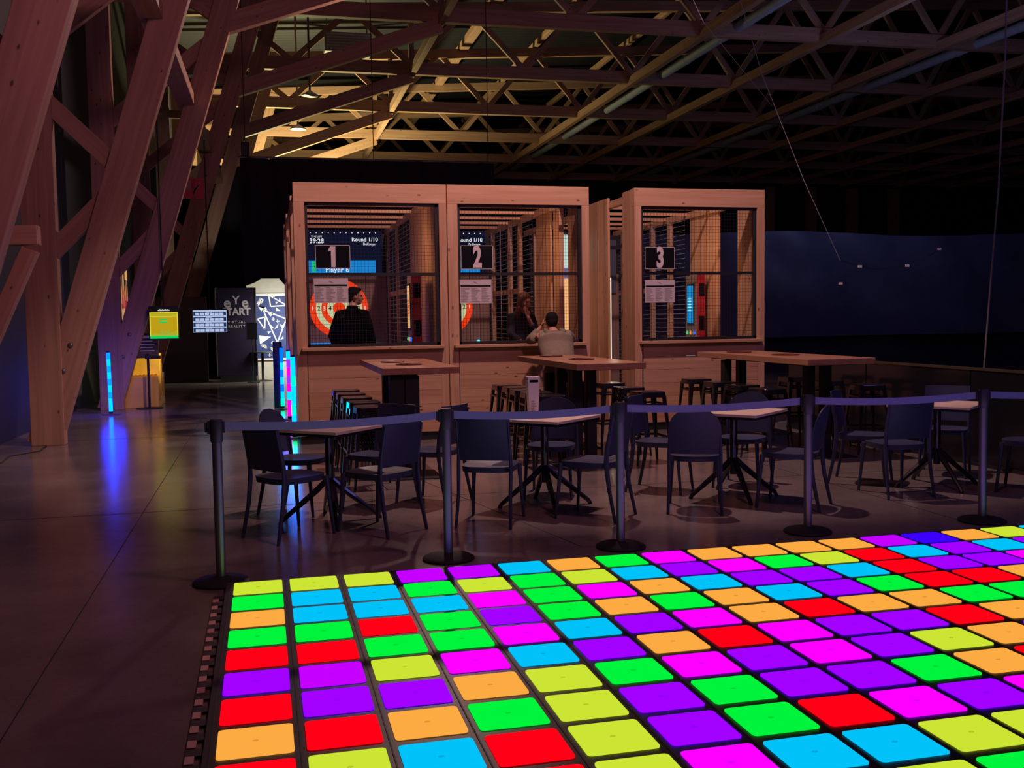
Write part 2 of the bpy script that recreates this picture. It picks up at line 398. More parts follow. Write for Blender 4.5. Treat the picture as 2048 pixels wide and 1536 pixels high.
for p, h in (([(625, 295), (670, 320), (640, 365)], 1), ([(590, 390), (612, 325), (622, 372)], 1), ([(600, 405), (640, 470), (700, 410), (720, 455)], 0),
             ([(590, 570), (690, 545), (678, 705)], 1), ([(665, 450), (970, 575), (842, 885)], 1), ([(745, 255), (765, 405), (980, 395)], 1),
             ([(600, 785), (760, 808), (612, 905)], 0), ([(620, 915), (685, 920), (697, 960)], 1), ([(835, 420), (895, 465), (835, 465)], 0),
             ([(750, 640), (800, 690), (770, 700)], 0), ([(865, 630), (850, 690), (808, 705)], 0), ([(712, 735), (765, 735), (725, 772)], 0),
             ([(720, 480), (800, 500), (760, 540)], 0), ([(880, 640), (925, 660), (905, 700)], 0), ([(745, 960), (880, 965), (880, 1080)], 1),
             ([(800, 260), (845, 258), (805, 300)], 0), ([(830, 345), (865, 345), (835, 385)], 0), ([(885, 290), (905, 330), (880, 330)], 0),
             ([(920, 800), (880, 850), (925, 835)], 0), ([(775, 1048), (797, 1028), (818, 1048), (797, 1070)], 0)):
    tri([px(*q) for q in p], h)
for cx, cy_ in ((780, 888), (735, 1050), (853, 603), (795, 575)):
    X, Z = px(cx, cy_); g.box(X-.045, X+.045, -.012, 0, Z-.011, Z+.011); g.box(X-.011, X+.011, -.012, 0, Z-.045, Z+.045)
g.build('geometric_print', WHITE, t)

t = thing('virtual_reality_panel', 'tall dark panel with the white eye START lettering near the far corridor', 'sign panel', (-1.14, 27.0, 0))
MB().box(0, .97, 0, .12, .16, 2.42).build('panel', pm('panel_indigo', (.014, .009, .032), .5), t, bevel=.01)
m = MB(); m.box(.965, .99, -.01, .13, .02, 2.42); m.box(-.03, -.01, -.01, .13, .16, 2.42); m.build('edge_trim', POSTM, t)
MB().box(.05, .95, .0, .12, .0, .16).build('base', BLKM, t)
PW = pm('print_grey', (.5, .45, .52), .6)
text('lettering', 'e', .36, PW, (.27, -.005, 2.03), FR, t, bold=.010); text('lettering', 'e', .36, PW, (.71, -.005, 2.03), FR, t, bold=.010)
text('lettering', 'Y', .30, PW, (.49, -.005, 2.09), FR, t, bold=.006)
text('lettering', 'START', .26, PW, (.49, -.005, 1.80), FR, t, sx=.92, bold=.010)
text('lettering', 'VIRTUAL', .085, PW, (.49, -.005, 1.54), FR, t, space=1.4, bold=.002); text('lettering', 'REALITY', .085, PW, (.49, -.005, 1.43), FR, t, space=1.4, bold=.002)
o = MB().box(-.11, .11, -.02, .0, -.2, .2).build('notice_board', BLKM); o.location = (-.27, 26.8, 1.30)
# notice stand in front of the panel corner
t = thing('notice_stand', 'small dark notice board on a thin stand at the right edge of the lettered panel', 'sign stand', (-.27, 26.6, 0))
bpy.data.objects.remove(o)
MB().box(-.13, .13, -.02, .0, 1.1, 1.52).build('board', pm('notice_dark', (.03, .025, .035), .5), t, bevel=.004)
MB().tube([(0, 0.01, .02), (0, .01, 1.2)], .012, 8).build('pole', BLKM, t); MB().lathe([(.16, 0), (.16, .015), (.02, .03)], 20).build('base', BLKM, t)

t = thing('bistro_table', 'small round black bistro table standing before the blue triangle wall', 'table', (-.03, 27.2, 0))
MB().lathe([(.36, .735), (.37, .75), (.36, .765)], 28).build('tabletop', BLKM, t, True)
MB().lathe([(.035, .02), (.035, .74)], 12).build('column', BLKM, t, True)
MB().lathe([(.24, 0), (.24, .012), (.05, .035)], 24).build('base', BLKM, t)

# two-sided yellow bench
t = thing('yellow_bench', 'yellow wooden stepped bench block by the left timber legs', 'bench', (-2.66, 19.62, 0))
prof = [(0, 0), (0, .57), (.36, .60), (.42, .98), (.80, .98), (.86, .60), (1.25, .60), (1.25, 0)]
MB().prism(prof, 0, .76, 0, 'x').build('body', YELW, t, bevel=.006)
m = MB()
for q in range(11): m.box(.02+q*.068, .06+q*.068, .02, .35, .601, .612)
m.build('seat_slats', YELW, t)
m = MB()
for y0, z0, y1, z1 in ((.15, .12, .28, .42), (.95, .15, 1.08, .5), (.45, .2, .62, .8), (.62, .85, .72, .25)): m.tube([(.765, y0, z0), (.765, y1, z1)], .012, 6)
m.build('edge_mark', pm('ochre_line', (.35, .16, .02), .6), t)
# banner lectern before the bench
t = thing('banner_stand', 'slim black stand with a dark printed board in front of the yellow bench', 'sign stand', (-2.04, 19.45, 0))
MB().lathe([(.24, 0), (.24, .012), (.03, .03)], 24).build('base', BLKM, t)
MB().tube([(0, 0, .02), (0, 0, 1.0)], .022, 8).build('pole', BLKM, t)
o = MB().box(-.19, .19, -.02, .02, 0, .46).build('board', pm('banner_purple', (.03, .012, .035), .5), t, bevel=.006); o.location = (0, 0, .92); o.rotation_euler = (-.25, 0, .1)
m = MB()
for q in range(4): m.box(-.12, .12-.03*(q % 2), -.024, -.0205, .12+.06*q, .135+.06*q)
m.box(-.1, .1, -.024, -.0205, .36, .41)
o2 = m.build('board_print', PW, o)
MB().box(-.05, .22, -.05, .05, .9, .96).build('shelf', BLKM, t, bevel=.01)

# hung menu screens
def screen(label, x, y, z0, z1, w_, base, arms):
    t = thing('menu_screen', label, 'screen', (x, y, z0))
    MB().box(0, w_, 0, .05, -.02, z1-z0+.02).build('housing', BLKM, t, bevel=.005)
    return t
SCR_Y = em('screen_ochre_field', (.50, .33, .008), 1.0)
t = screen('glowing yellow menu screen hung beside the timber leg over the banner', -1.98, 19.2, 1.27, 1.83, .52, None, None)
MB().box(.02, .50, -.006, 0, 0, .47).build('display', SCR_Y, t)
m = MB(); m.box(.02, .50, -.012, -.0062, 0, .05, 0); m.box(.18, .32, -.012, -.0062, .33, .355, 0); m.box(.18, .32, -.012, -.0062, .28, .305, 0)
for q in range(6): m.prism([(.2+q*.025, .09), (.215+q*.025, .09), (.212+q*.025, .13+.03*(q % 2))], -.012, -.0062, 0, 'y')
m.build('display_graphic', em('screen_green', (.01, .62, .12), 1.0), t)
m = MB(); m.box(.02, .50, -.012, -.0062, .41, .44, 0); m.prism([(.02, .05), (.50, .05), (.50, .16), (.42, .12), (.3, .07), (.1, .1)], -.010, -.0061, 0, 'y'); m.build('display_band', em('screen_ochre', (.42, .42, .02), 1.0), t)
m = MB(); m.box(.02, .50, -.013, -.0062, .455, .47); m.box(.02, .035, -.013, -.0062, .05, .455); m.box(.485, .50, -.013, -.0062, .05, .455); m.box(.02, .50, -.013, -.0062, .395, .402)
m.build('display_border', em('screen_yellow', (.80, .70, .03), 1.0), t)
m = MB()
for q in range(13): m.box(.165+q*.0155, .177+q*.0155, -.008, -.002, .495, .515+.006*(q % 3))
m.build('display_heading', em('screen_white_dim', (.8, .8, .8), .9), t)
MB().tube([(.26, .03, .55), (.26, .03, 5.2)], .012, 6).build('hanging_pole', BLKM, t)
t = screen('white table-grid screen hung left of the lettered dark panel', -1.47, 23.0, 1.33, 1.82, .72, None, None)
SB = em('screen_blue_white', (.45, .55, .80), 1.0); SD = em('screen_dark_blue', (.02, .035, .10), 1.0)
MB().box(.01, .71, -.006, 0, 0, .48).build('display', SB, t)
m = MB()
for r in range(4):
    m.box(.015, .70, -.010, -.0062, .005+.118*r, .095+.118*r)
m.build('display_row', SD, t)
m = MB()
for r in range(4):
    for q in range(6): m.box(.06+.1*q, .145+.1*q, -.014, -.0102, .015+.118*r, .07+.118*r)
    m.box(.28, .40, -.014, -.0102, .079+.118*r, .09+.118*r)
m.build('display_cell', SB, t)
MB().tube([(.36, .03, .5), (.36, .03, 5.0)], .012, 6).build('hanging_pole', BLKM, t)

# flame poster on the left wall; its print glows in place of light falling on it
t = thing('wall_poster', 'lit poster with orange flame shapes on the left wall behind the timber legs', 'poster', (-3.20, 24.2, 0))
MB().box(-.04, 0, 0, 2.5, .9, 3.1).build('board', pm('poster_dark', (.06, .05, .06), .5), t)
mf = em('poster_flame', (.85, .42, .18), .8); mr = em('poster_red', (.5, .04, .05), .6)
m = MB(); m2 = MB(); random.seed(3)
for q in range(22):
    y = .05+q*.105; h_ = .5+random.random()*1.4; z0 = .95+random.random()*.4
    m.prism([(y, z0), (y+.05, z0), (y+.03, z0+h_)], .002, .008, 0, 'x')
for q in range(6): 
    y = 1.2+q*.18; m2.prism([(y, 1.9), (y+.14, 1.9), (y+.1, 2.4)], .002, .010, 0, 'x')
m.box(.002, .01, 1.9, 2.3, 2.6, 3.0)
m.build('flame_print', mf, t); m2.build('red_print', mr, t)

# LED light tubes on little feet
def tube_light(label, loc, cols, tall=1.02, tilt=0):
    t = thing('light_tube', label, 'light tube', loc, 0, 'glowing light tubes')
    t.rotation_euler = (0, tilt, 0)
    MB().prism([(-.14, -.08), (.14, -.05), (.14, .05), (-.14, .08)], 0, .02).build('foot', POSTM, t, bevel=.004)
    MB().lathe([(.03, .02), (.032, .06)], 12).build('socket', BLKM, t)
    n = len(cols)
    for i, c in enumerate(cols):
        z0 = .06+tall*i/n; z1 = .06+tall*(i+1)/n
        MB().lathe([(.030, z0), (.030, z1)], 14).build('light_segment', c, t, True)
    MB().lathe([(.031, .06+tall), (.028, .08+tall)], 14).build('end_cap', BLKM, t)
    return t
eB = em('tube_blue', (.0, .012, 1), 18); eC = em('tube_cyan', (0, .055, 1), 15); eG = em('tube_green', (0, 1, .16), 5); eP = em('tube_pink', (1, .0, .22), 4); eD = em('tube_deep_cyan', (0, .03, 1), 14); eV = em('tube_violet', (.03, .002, 1), 14)
tube_light('blue light tube leaning by the left timber frame foot', (-2.55, 18.35, 0), [eC, eC, eD, eC, eD, eC, eD, eC, eD], 1.0, -.01)
tube_light('cyan-green light tube closest to us at the first lane corner', (.368, 13.70, 0), [eG, eC, eG, eC, eC, eG, eC, eC])
tube_light('pink and violet light tube, middle of the three by the first lane', (.37, 16.3, 0), [eP, eP, eC, eP, eV, eP, eV, eC])
tube_light('blue-green light tube farthest of the three by the first lane', (.30, 18.3, 0), [eG, eC, eB, eC, eB, eC, eB, eB])
light('tube_glow', 'POINT', (-2.5, 18.2, .5), (.0, .02, 1), 14, size=.2)
light('tube_glow', 'POINT', (.25, 13.2, .5), (.0, .55, .9), 2.0, size=.1)
t = thing('column_speaker', 'narrow black column speaker behind the light tubes at the lane corner', 'speaker', (.20, 18.6, 0))
MB().box(-.04, .12, 0, .14, 0, 1.18).build('cabinet', BLKM, t, bevel=.01); MB().box(-.02, .10, -.008, 0, .05, 1.13).build('grille', pm('grille', (.02, .02, .025), .8, bump=.6, scale=300), t)

# red fire sign on the fourth frame leg
t = thing('fire_equipment_sign', 'red square sign with white hand and panel marks on a timber leg', 'sign', hw(-1.72, FY[4]-.16, 4.62))
MB().box(-.24, .24, 0, .015, -.23, .24).build('plate', REDS, t)
m = MB(); m.box(-.19, -.03, -.006, 0, -.05, .18); m.box(.02, .06, -.006, 0, -.16, .0)
for q in range(4): m.prism([(.0+.04*q, -.1+.05*q), (.03+.04*q, -.12+.05*q), (.09+.03*q, .02+.04*q), (.06+.03*q, .05+.04*q)], -.006, 0, 0, 'y')
m.box(-.23, .23, -.004, 0, .22, .23); m.box(-.23, .23, -.004, 0, -.22, -.21)
m.build('pictogram', pm('sign_pink', (.6, .25, .3), .5), t)

# floor cable
tag(MB().tube([(-3.15, 10.2, .008), (-2.95, 11.1, .008), (-3.05, 11.6, .008), (-2.9, 12.4, .008), (-2.95, 13.0, .008), (-2.7, 13.4, .008), (-2.72, 13.9, .008)], .008, 6).build('floor_cable', BLKM, None, True), 'thin black cable lying on the concrete at the left', 'cable')

# ---------------------------------------------------------------- throwing lanes
FYB = 12.93; TOP = 3.262
MESHM = pm('wire_mesh', (.012, .012, .014), .5)
WIRE = pm('galvanised_wire', (.5, .5, .58), .5, .2)
NUMS = {1: (.66, 1.09, 2.49, 2.20), 2: (2.50, 2.925, 2.49, 2.185), 3: (5.02, 5.45, 2.475, 2.18)}
lane_lab = {1: 'pine framed throwing lane at left, numbered 1, with round target', 2: 'middle pine throwing lane, numbered 2, with a person leaning on its ledge', 3: 'right pine throwing lane, numbered 3, standing apart with red cabinet'}
def lane(n, x0, x1):
    t = thing('throwing_lane', lane_lab[n], 'throwing lane', (x0, FYB, 0), 0, 'pine throwing lanes')
    W = x1-x0; ox = Vector((x0, FYB, 0))
    def Bm(name, a, b, w_, h_, up=(0, 1, 0), mat=PINE): return beam(name, Vector(a)+ox, Vector(b)+ox, w_, h_, mat, t, up, .004)
    # front frame
    pl, pr = .135, .10
    if n == 3: pl, pr = .10, .11
    Bm('front_post', (pl/2, .07, .1), (pl/2, .07, 3.02), .14, pl)
    Bm('front_post', (W-pr/2, .07, .1), (W-pr/2, .07, 3.02), .14, pr)
    Bm('header_board', (0, .07, (3.02+TOP)/2), (W, .07, (3.02+TOP)/2), .14, TOP-3.02)
    # ledge with sloped cheeks
    MB().box(.06, W-.06, -.09, .02, 1.175, 1.215).build('ledge', PINEX, t, bevel=.005)
    # lower boards
    for q in range(6):
        z0 = .10+q*.18; MB().box(.12 if True else 0, W-.10, .0, .03, z0+.0015, z0+.1785).build('panel_board', PINEX, t, bevel=.0025)
    MB().box(.02, W-.02, .02, .06, 0, .10).build('plinth', BLKM, t)
    # floor of the lane
    MB().box(.02, W-.02, .06, 6.0, .06, .12).build('lane_floor', PINEX, t)
    # black window frame
    m = MB(); x_a, x_b = pl, W-pr
    m.box(x_a, x_a+.035, .03, .07, 1.215, 3.02); m.box(x_b-.045, x_b, .03, .07, 1.215, 3.02)
    m.box(x_a, x_b, .03, .07, 2.985, 3.02); m.box(x_a, x_b, .03, .07, 1.215, 1.255); m.box(x_a, x_b, .028, .07, 2.105, 2.145)
    m.build('window_frame', BLKM, t)
    m = MB(); s = .045; r = .0016
    x = x_a+.06
    while x < x_b-.05: m.box(x-r, x+r, .045, .048, 1.25, 2.99); x += s
    z = 1.28
    while z < 2.98: m.box(x_a+.03, x_b-.03, .048, .051, z-r, z+r); z += s
    m.build('wire_mesh', MESHM, t)
    # side planks of the right side
    R = W-.035; 
    for (ya, yb) in {1: ((.5, .98), (1.0, 2.0), (2.02, 2.85)), 2: ((.28, .75), (1.22, 1.47), (1.63, 2.43)), 3: ((.18, .69), (1.33, 1.85), (1.87, 2.38))}[n]:
        MB().box(R-.035, R, ya, yb, .12, 3.1).build('side_plank', PINE, t, bevel=.004)
    if n == 1: MB().box(R-.03, R, 2.9, 5.6, .12, 3.1).build('black_cloth', DRAPE, t)
    for yy in {1: (4.3, 5.5), 2: (1.1, 3.47, 4.17, 5.5), 3: (3.2, 4.0, 5.5)}[n]:
        Bm('side_post', (R-.035, yy, .12), (R-.035, yy, 3.1), .10, .07)
    for yy in (4.75, 5.3): Bm('side_post', (.05, yy, .12), (.05, yy, 3.1), .09, .06)
    Bm('top_rail', (R-.035, .15, 3.15), (R-.035, 6.0, 3.15), .07, .1, (1, 0, 0)); Bm('top_rail', (.05, .15, 3.15), (.05, 6.0, 3.15), .07, .1, (1, 0, 0))
    Bm('mid_rail', (R-.035, 3.5, 2.0), (R-.035, 5.9, 2.0), .06, .08, (1, 0, 0))
    # left side planks
    LP = ((1.33, 1.83), (3.75, 4.25), (5.6, 6.0)) if n == 1 else ((.14, .48), (1.09, 1.52), (1.54, 2.4)) if n == 3 else ()
    for ya, yb in LP: MB().box(0, .035, ya, yb, .0, TOP-.01).build('side_plank', PINE, t, bevel=.004)
    # roof joists
    for yy in (.75, 1.6, 2.45, 3.3, 4.15, 5.0): Bm('roof_joist', (.05, yy, 3.17), (W-.05, yy, 3.17), .05, .045)
    # inner galvanised mesh on the right side
    m = MB()
    z = .3
    while z < 3.1: m.box(R-.075, R-.072, 2.5, 5.9, z, z+.006); z += .075
    for yy in (3.9, 4.7, 5.4): m.box(R-.077, R-.071, yy, yy+.01, .12, 3.1)
    m.build('side_mesh', WIRE, t)
    # back wall: throwing boards
    yb = 5.62
    for q in range(9):
        xx = .12+q*(W-.24)/9; MB().box(xx+.002, xx+(W-.24)/9-.002, yb, yb+.06, .12, 2.36).build('target_board', OLDB, t, bevel=.003)
    MB().box(.06, W-.06, yb+.06, yb+.10, .12, 3.1).build('back_panel', NAVY, t)
    if n == 3:
        MB().box(.30, 1.72, yb-.06, yb-.02, 2.0, 3.0).build('screen_face', pm('idle_screen', (.10, .12, .16), .4), t)
        return t
    # projected target disc and screen
    cx = 1.343-.405+.0; cz = 1.765
    ry = em('target_red', (.85, .045, .01), .95); cr_ = em('target_cream', (.62, .66, .36), .85)
    m = MB()
    rad = [.52, .41, .315, .215, .11]
    for i, rr in enumerate(rad):
        ri = rad[i+1] if i+1 < len(rad) else 0; N = 56
        v = []; f = []
        for k in range(N):
            a = 2*PI*k/N
            v += [(cx+rr*math.cos(a), yb-.006, cz+rr*math.sin(a)), (cx+ri*math.cos(a), yb-.006, cz+ri*math.sin(a))]
        for k in range(N): f.append([2*k, 2*k+1, (2*k+3) % (2*N), (2*k+2) % (2*N)])
        m.add(v, f, 0 if i % 2 == 0 else 1)
    # white hairlines between rings
    m.build('target_disc', [ry, cr_], t)
    WH = em('target_white', (.85, .75, .65), .9); DK = pm('numeral_dark', (.05, .05, .03), .7)
    for i, (dx, mm) in enumerate(((-.465, WH), (-.36, DK), (-.265, WH), (-.16, DK))):
        text('target_numeral', str(i+1), .11, mm, (cx+dx, yb-.012, cz), FR, t, bold=.002, ext=.001)
        text('target_numeral', str(i+1), .11, mm, (cx-dx, yb-.012, cz), FR, t, bold=.002, ext=.001)
    # scoreboard screen above
    MB().box(.36, 1.72, yb-.06, yb-.02, 2.37, 3.15).build('screen_face', em('screen_navy', (.004, .006, .022), 1.0), t)
    BL = em('screen_cyan', (.01, .22, .62), 1.0); WT = em('screen_white', (.8, .85, .9), 1.0)
    m = MB(); m.box(.42, 1.6, yb-.066, yb-.061, 2.40, 2.62); m.build('player_bar', BL, t)
    text('screen_lettering', 'Player 6', .13, WT, (.92, yb-.07, 2.45), FR, t, bold=.001, ext=.001)
    text('screen_lettering', '39:28', .115, WT, (.57, yb-.066, 2.96), FR, t, bold=.001, ext=.001)
    text('screen_lettering', 'TIME LEFT', .045, WT, (.57, yb-.066, 3.04), FR, t, ext=.001)
    text('screen_lettering', 'Round 1/10', .10, WT, (1.42, yb-.066, 2.99), FR, t, bold=.001, ext=.001)
    text('screen_lettering', 'Bullseye', .07, WT, (1.50, yb-.066, 2.91), FR, t, ext=.001)
    m = MB()
    for q in range(12): m.ell((.46+q*.105, yb-.064, 3.11), (.010, .004, .010), 8, 4)
    m.build('screen_dots', WT, t)
    m = MB(); m.box(.48, .54, yb-.07, yb-.066, 2.41, 2.60); m.build('player_badge', em('screen_badge', (.02, .55, .2), 1.0), t)
    # bright blue bar below the target
    m = MB(); m.box(.42, .84, yb-.02, yb-.004, 1.075, 1.15); m.ell((.6, yb-.022, 1.14), (.015, .005, .015), 8, 4); m.build('light_bar', em('bar_blue', (.02, .22, .8), 1.0), t)
    MB().ell((1.56, yb-.02, 1.12), (.03, .02, .04), 10, 6).build('cyan_lamp', em('lamp_cyan', (.1, .8, 1), 1.2), t)
    return t
LN = [lane(1, .405, 2.322), lane(2, 2.332, 4.237), lane(3, 4.875, 6.788)]

# number signs and rule sheets hung on the mesh
for n, (a, b, zt, zb) in NUMS.items():
    s = thing('number_sign', {1: 'black sign with a big white 1 hung on the mesh', 2: 'black sign with a big white 2 hung on the mesh', 3: 'black sign with a big white 3 hung on the mesh'}[n], 'sign', ((a+b)/2, FYB-.0, (zt+zb)/2), 0, 'lane number signs')
    w_, h_ = (b-a), zt-zb
    MB().box(-w_/2, w_/2, 0, .006, -h_/2, h_/2).build('plate', BLACKP, s)
    m = MB(); e = .006
    m.box(-w_/2, w_/2, -.003, 0, h_/2-e, h_/2); m.box(-w_/2, w_/2, -.003, 0, -h_/2, -h_/2+e); m.box(-w_/2, -w_/2+e, -.003, 0, -h_/2, h_/2); m.box(w_/2-e, w_/2, -.003, 0, -h_/2, h_/2)
    m.build('white_border', SIGNW, s)
    if n == 1: MB().prism([(-.022, -.13), (.032, -.13), (.032, .13), (-.030, .13), (-.056, .085), (-.056, .065), (-.022, .072)], -.005, -.001, 0, 'y').build('numeral', SIGNW, s)
    else: text('numeral', str(n), .37, SIGNW, (.005, -.002, -.005), FR, s, sx=.60, bold=.016, ext=.002)
for n, (a, b, zt, zb) in {1: (.63, 1.055, 2.075, 1.77), 2: (2.48, 2.90, 2.055, 1.745), 3: (5.02, 5.45, 2.035, 1.73)}.items():
    s = thing('rule_sheet', 'white paper rule sheet hung under the number %d sign' % n, 'notice', ((a+b)/2, FYB, (zt+zb)/2), 0, 'paper rule sheets')
    w_, h_ = (b-a), zt-zb
    MB().box(-w_/2, w_/2, 0, .003, -h_/2, h_/2).build('paper', PAPER, s)
    MB().box(-w_/2+.01, w_/2-.01, -.002, 0, h_/2-.095, h_/2-.075).build('black_band', BLACKP, s)
    m = MB(); random.seed(n)
    for c in range(3):
        for r in range(13):
            L = .115*(.5+.5*random.random()); x = -w_/2+.015+c*.135; z = h_/2-.115-r*.014
            m.box(x, x+L, -.0015, 0, z, z+.005)
    m.prism([(-.03, h_/2-.03), (.0, h_/2-.035), (.035, h_/2-.055), (.0, h_/2-.05)], -.0015, 0, 0, 'y')
    m.build('printed_lines', INK, s)

# axe game cabinets inside lanes 1 and 3
def cabinet(label, x, y, warm=False):
    t = thing('game_cabinet', label, 'cabinet', (x, y, .12), 0, 'narrow game cabinets')
    MB().box(-.13, .0, 0, .42, 0, 2.05).build('body', GREYC, t, bevel=.006)
    MB().box(-.12, .0, -.03, 0, .0, 2.05).build('side_panel', REDM, t, bevel=.004)
    for za, zb in ((1.72, 1.92), (1.2, 1.42)): MB().box(-.105, -.015, -.036, -.03, za, zb).build('dark_inset', BLACKP, t)
    m = MB(); [m.box(-.10, -.02, -.036, -.03, z, z+.006) for z in (1.50, 1.56, 1.64)]; m.build('pale_line', GREYC, t)
    m = MB(); m.box(-.142, -.13, .09, .34, 1.28, 1.92); m.build('screen_bezel', BLKM, t)
    m = MB(); m.box(-.146, -.142, .11, .32, 1.31, 1.89); m.build('display', em('cab_warm', (1, .55, .25), .9) if warm else em('cab_blue', (.01, .25, .60), 1.0), t)
    m = MB(); [m.box(-.15, -.146, .13, .30, 1.50+q*.045, 1.52+q*.045) for q in range(5)]; m.build('display_rows', em('cab_rows', (.7, .12, .05), 1.0) if warm else em('cab_cyan', (.3, .9, .95), 1.0), t)
    for q, c in enumerate(((.05, .6, .2), (1, .25, .05), (.05, .2, 1))): MB().ell((-.135, .34-q*.13, 1.16), (.02, .03, .03), 10, 6).build('lit_button', em('button_%d' % q, c, 1.0), t, True)
    MB().box(-.145, -.13, .06, .36, .78, .90).build('lower_display', em('cab_white', (.5, .65, .8), 1.0), t)
    m = MB()
    for q in range(8): m.box(-.085+.006*(q % 2), -.045, -.033, -.0305, .70+q*.048, .73+q*.048)
    m.build('side_print', pm('pale_letter', (.5, .3, .3), .5), t)
    return t
cabinet('narrow red game cabinet with blue screen inside the third lane', 6.63, 14.57)
cabinet('narrow dark red game cabinet inside the first lane', 2.10, 13.75, True)
# white light tube and dim panel seen between lane 2 and 3
t = thing('light_tube', 'tall white light tube standing between the second and third lanes', 'light tube', (5.50, 15.75, .12))
MB().lathe([(.06, 0), (.06, .02), (.03, .03)], 16).build('foot', BLKM, t); MB().lathe([(.02, .03), (.02, .6)], 10).build('stem', GREYC, t)
MB().lathe([(.026, .6), (.026, 2.06)], 14).build('light_segment', em('tube_warm_white', (1, .92, .7), 1.6), t, True)
light('tube_glow', 'POINT', (5.44, 15.5, 1.4), (1, .85, .65), 5, size=.1)
t = thing('backlit_panel', 'narrow backlit panel, pale above and orange below, behind lane 2', 'light panel', (4.47, 15.3, 0))
MB().box(-.02, .28, 0, .06, 0, 2.88).build('housing', BLKM, t)
MB().box(0, .26, -.01, 0, 2.32, 2.83).build('pale_light', em('pale_panel', (.55, .75, .68), .9), t)
MB().box(0, .26, -.01, 0, 1.15, 2.15).build('orange_light', em('orange_panel', (1, .5, .2), .95), t)
MB().box(0, .26, -.01, 0, 2.15, 2.32).build('violet_band', em('violet_panel', (.25, .2, .4), .6), t)

# ---------------------------------------------------------------- right side: sheet, barrier, ropes
def tarp(u, v):
    x = 7.5+u*25; z = .95+2.68*v-.05*math.sin(u*20)*(v)
    return (x, 24+.10*math.sin(x*1.3)*(1-v*.6)+.05*math.sin(x*3.1+z*2)+.03*math.sin(x*.7+z*4), z)
m = MB(); m.grid(tarp, 160, 20, th=(0, .02, 0)); tag(m.build('navy_sheet', TARP, None, True), 'wide navy plastic sheet stretched along the dark right side', 'sheet')
struct(MB().box(5.2, 40, 24.4, 24.6, 0, 1.0).build('trim_4', NAVY))
for i, xx in enumerate((28.4, 31.05, 33.75, 36.5)):
    o = beam('wall_stud', (xx, 53.6, 0), (xx, 53.6, 8.8), .5, .5, TRUSS); tag(o, ['first', 'second', 'third', 'fourth'][i]+' dim upright post above the navy sheet, counted from lane 3', 'post', 'upright posts behind the sheet')
t = thing('low_barrier', 'low black barrier panel running behind the right tables', 'barrier', (6.95, 5.2, 0))
GL = pm('dark_glass', (.012, .012, .016), .12)
for q in range(4): MB().box(0, .03, q*1.84+.01, q*1.84+1.83, .02, .96).build('panel', GL, t)
MB().box(-.01, .04, 0, 7.38, .96, .985).build('top_rail', pm('rail_brass', (.12, .10, .06), .4, .5), t)
MB().box(-.02, .05, 0, 7.38, 0, .03).build('foot_rail', BLKM, t)
def rope(name, label, pts, r, m, cat='wire'): return tag(MB().tube(pts, r, 6).build(name, m, None, True), label, cat)
THIN = pm('steel_wire', (.35, .33, .36), .4, .5)
rope('hanging_wire', 'thin pale wire slanting down across the dark roof to the sheet', [(6.6, 14, 7.2), (7.3, 14, 5.1), (8.0, 14, 3.55), (8.62, 14, 2.35)], .006, THIN)
m_ = [(8.6, 14, 2.36), (9.2, 14, 2.22), (9.9, 14, 2.28), (10.4, 14, 2.55)]
rope('light_garland', 'slack dark cord with small pale clips before the navy sheet', m_, .006, BLKM, 'cord')
gar = bpy.data.objects['light_garland']
for p in ((8.62, 14, 2.0), (8.95, 14, 2.26), (9.78, 14, 2.27), (10.35, 14, 2.53)):
    MB().box(p[0]-.03, p[0]+.03, 13.98, 14.0, p[2]-.015, p[2]+.02).build('clip', WHITE, gar)
rope('hanging_rope', 'long dark rope hanging down at the far right', [(11.53, 14, 8.4), (11.5, 14, 5.5), (11.42, 14, 3.5), (11.3, 14, 2.0), (11.2, 14, .6)], .014, pm('rope_grey', (.22, .2, .2), .8), 'rope')
rope('hanging_wire', 'very thin wire above the first table slanting from the roof', [(3.9, 11, 7.0), (5.0, 11.0, 4.9), (6.4, 12.0, 4.2)], .003, THIN)

# hall lamps and fan unit among the yellow trusses
for lb, x, z, y in (('round white pendant lamp under the yellow trusses, upper of two', 1.5, 7.98, 30), ('round white pendant lamp under the yellow trusses, lower of two', 1.2, 7.3, 31.5)):
    t = thing('pendant_lamp', lb, 'lamp', (x, y, z), 0, 'pendant lamps under the trusses')
    MB().lathe([(.05, .12), (.1, .08), (.24, .0), (.24, -.03), (.02, -.05)], 20).build('shade', WHITE, t, True)
    MB().tube([(0, 0, .1), (0, 0, 3.7)], .03, 8).build('hanging_pole', GREYC, t)
t = thing('heater_unit', 'large pale box unit fixed under the roof at the upper left centre', 'heater', (1.95, 30, 9.25))
MB().box(0, 1.35, 0, .8, 0, .55).build('housing', pm('unit_grey', (.45, .46, .42), .5), t, bevel=.02)
m = MB(); [m.box(.05, 1.3, -.02, 0, .06+.08*q, .10+.08*q) for q in range(6)]; m.build('louvre', WHITE, t)
for x in (.1, 1.25): MB().tube([(x, .4, .5), (x, .4, 2.0)], .02, 6).build('hanger_rod', POSTM, t)

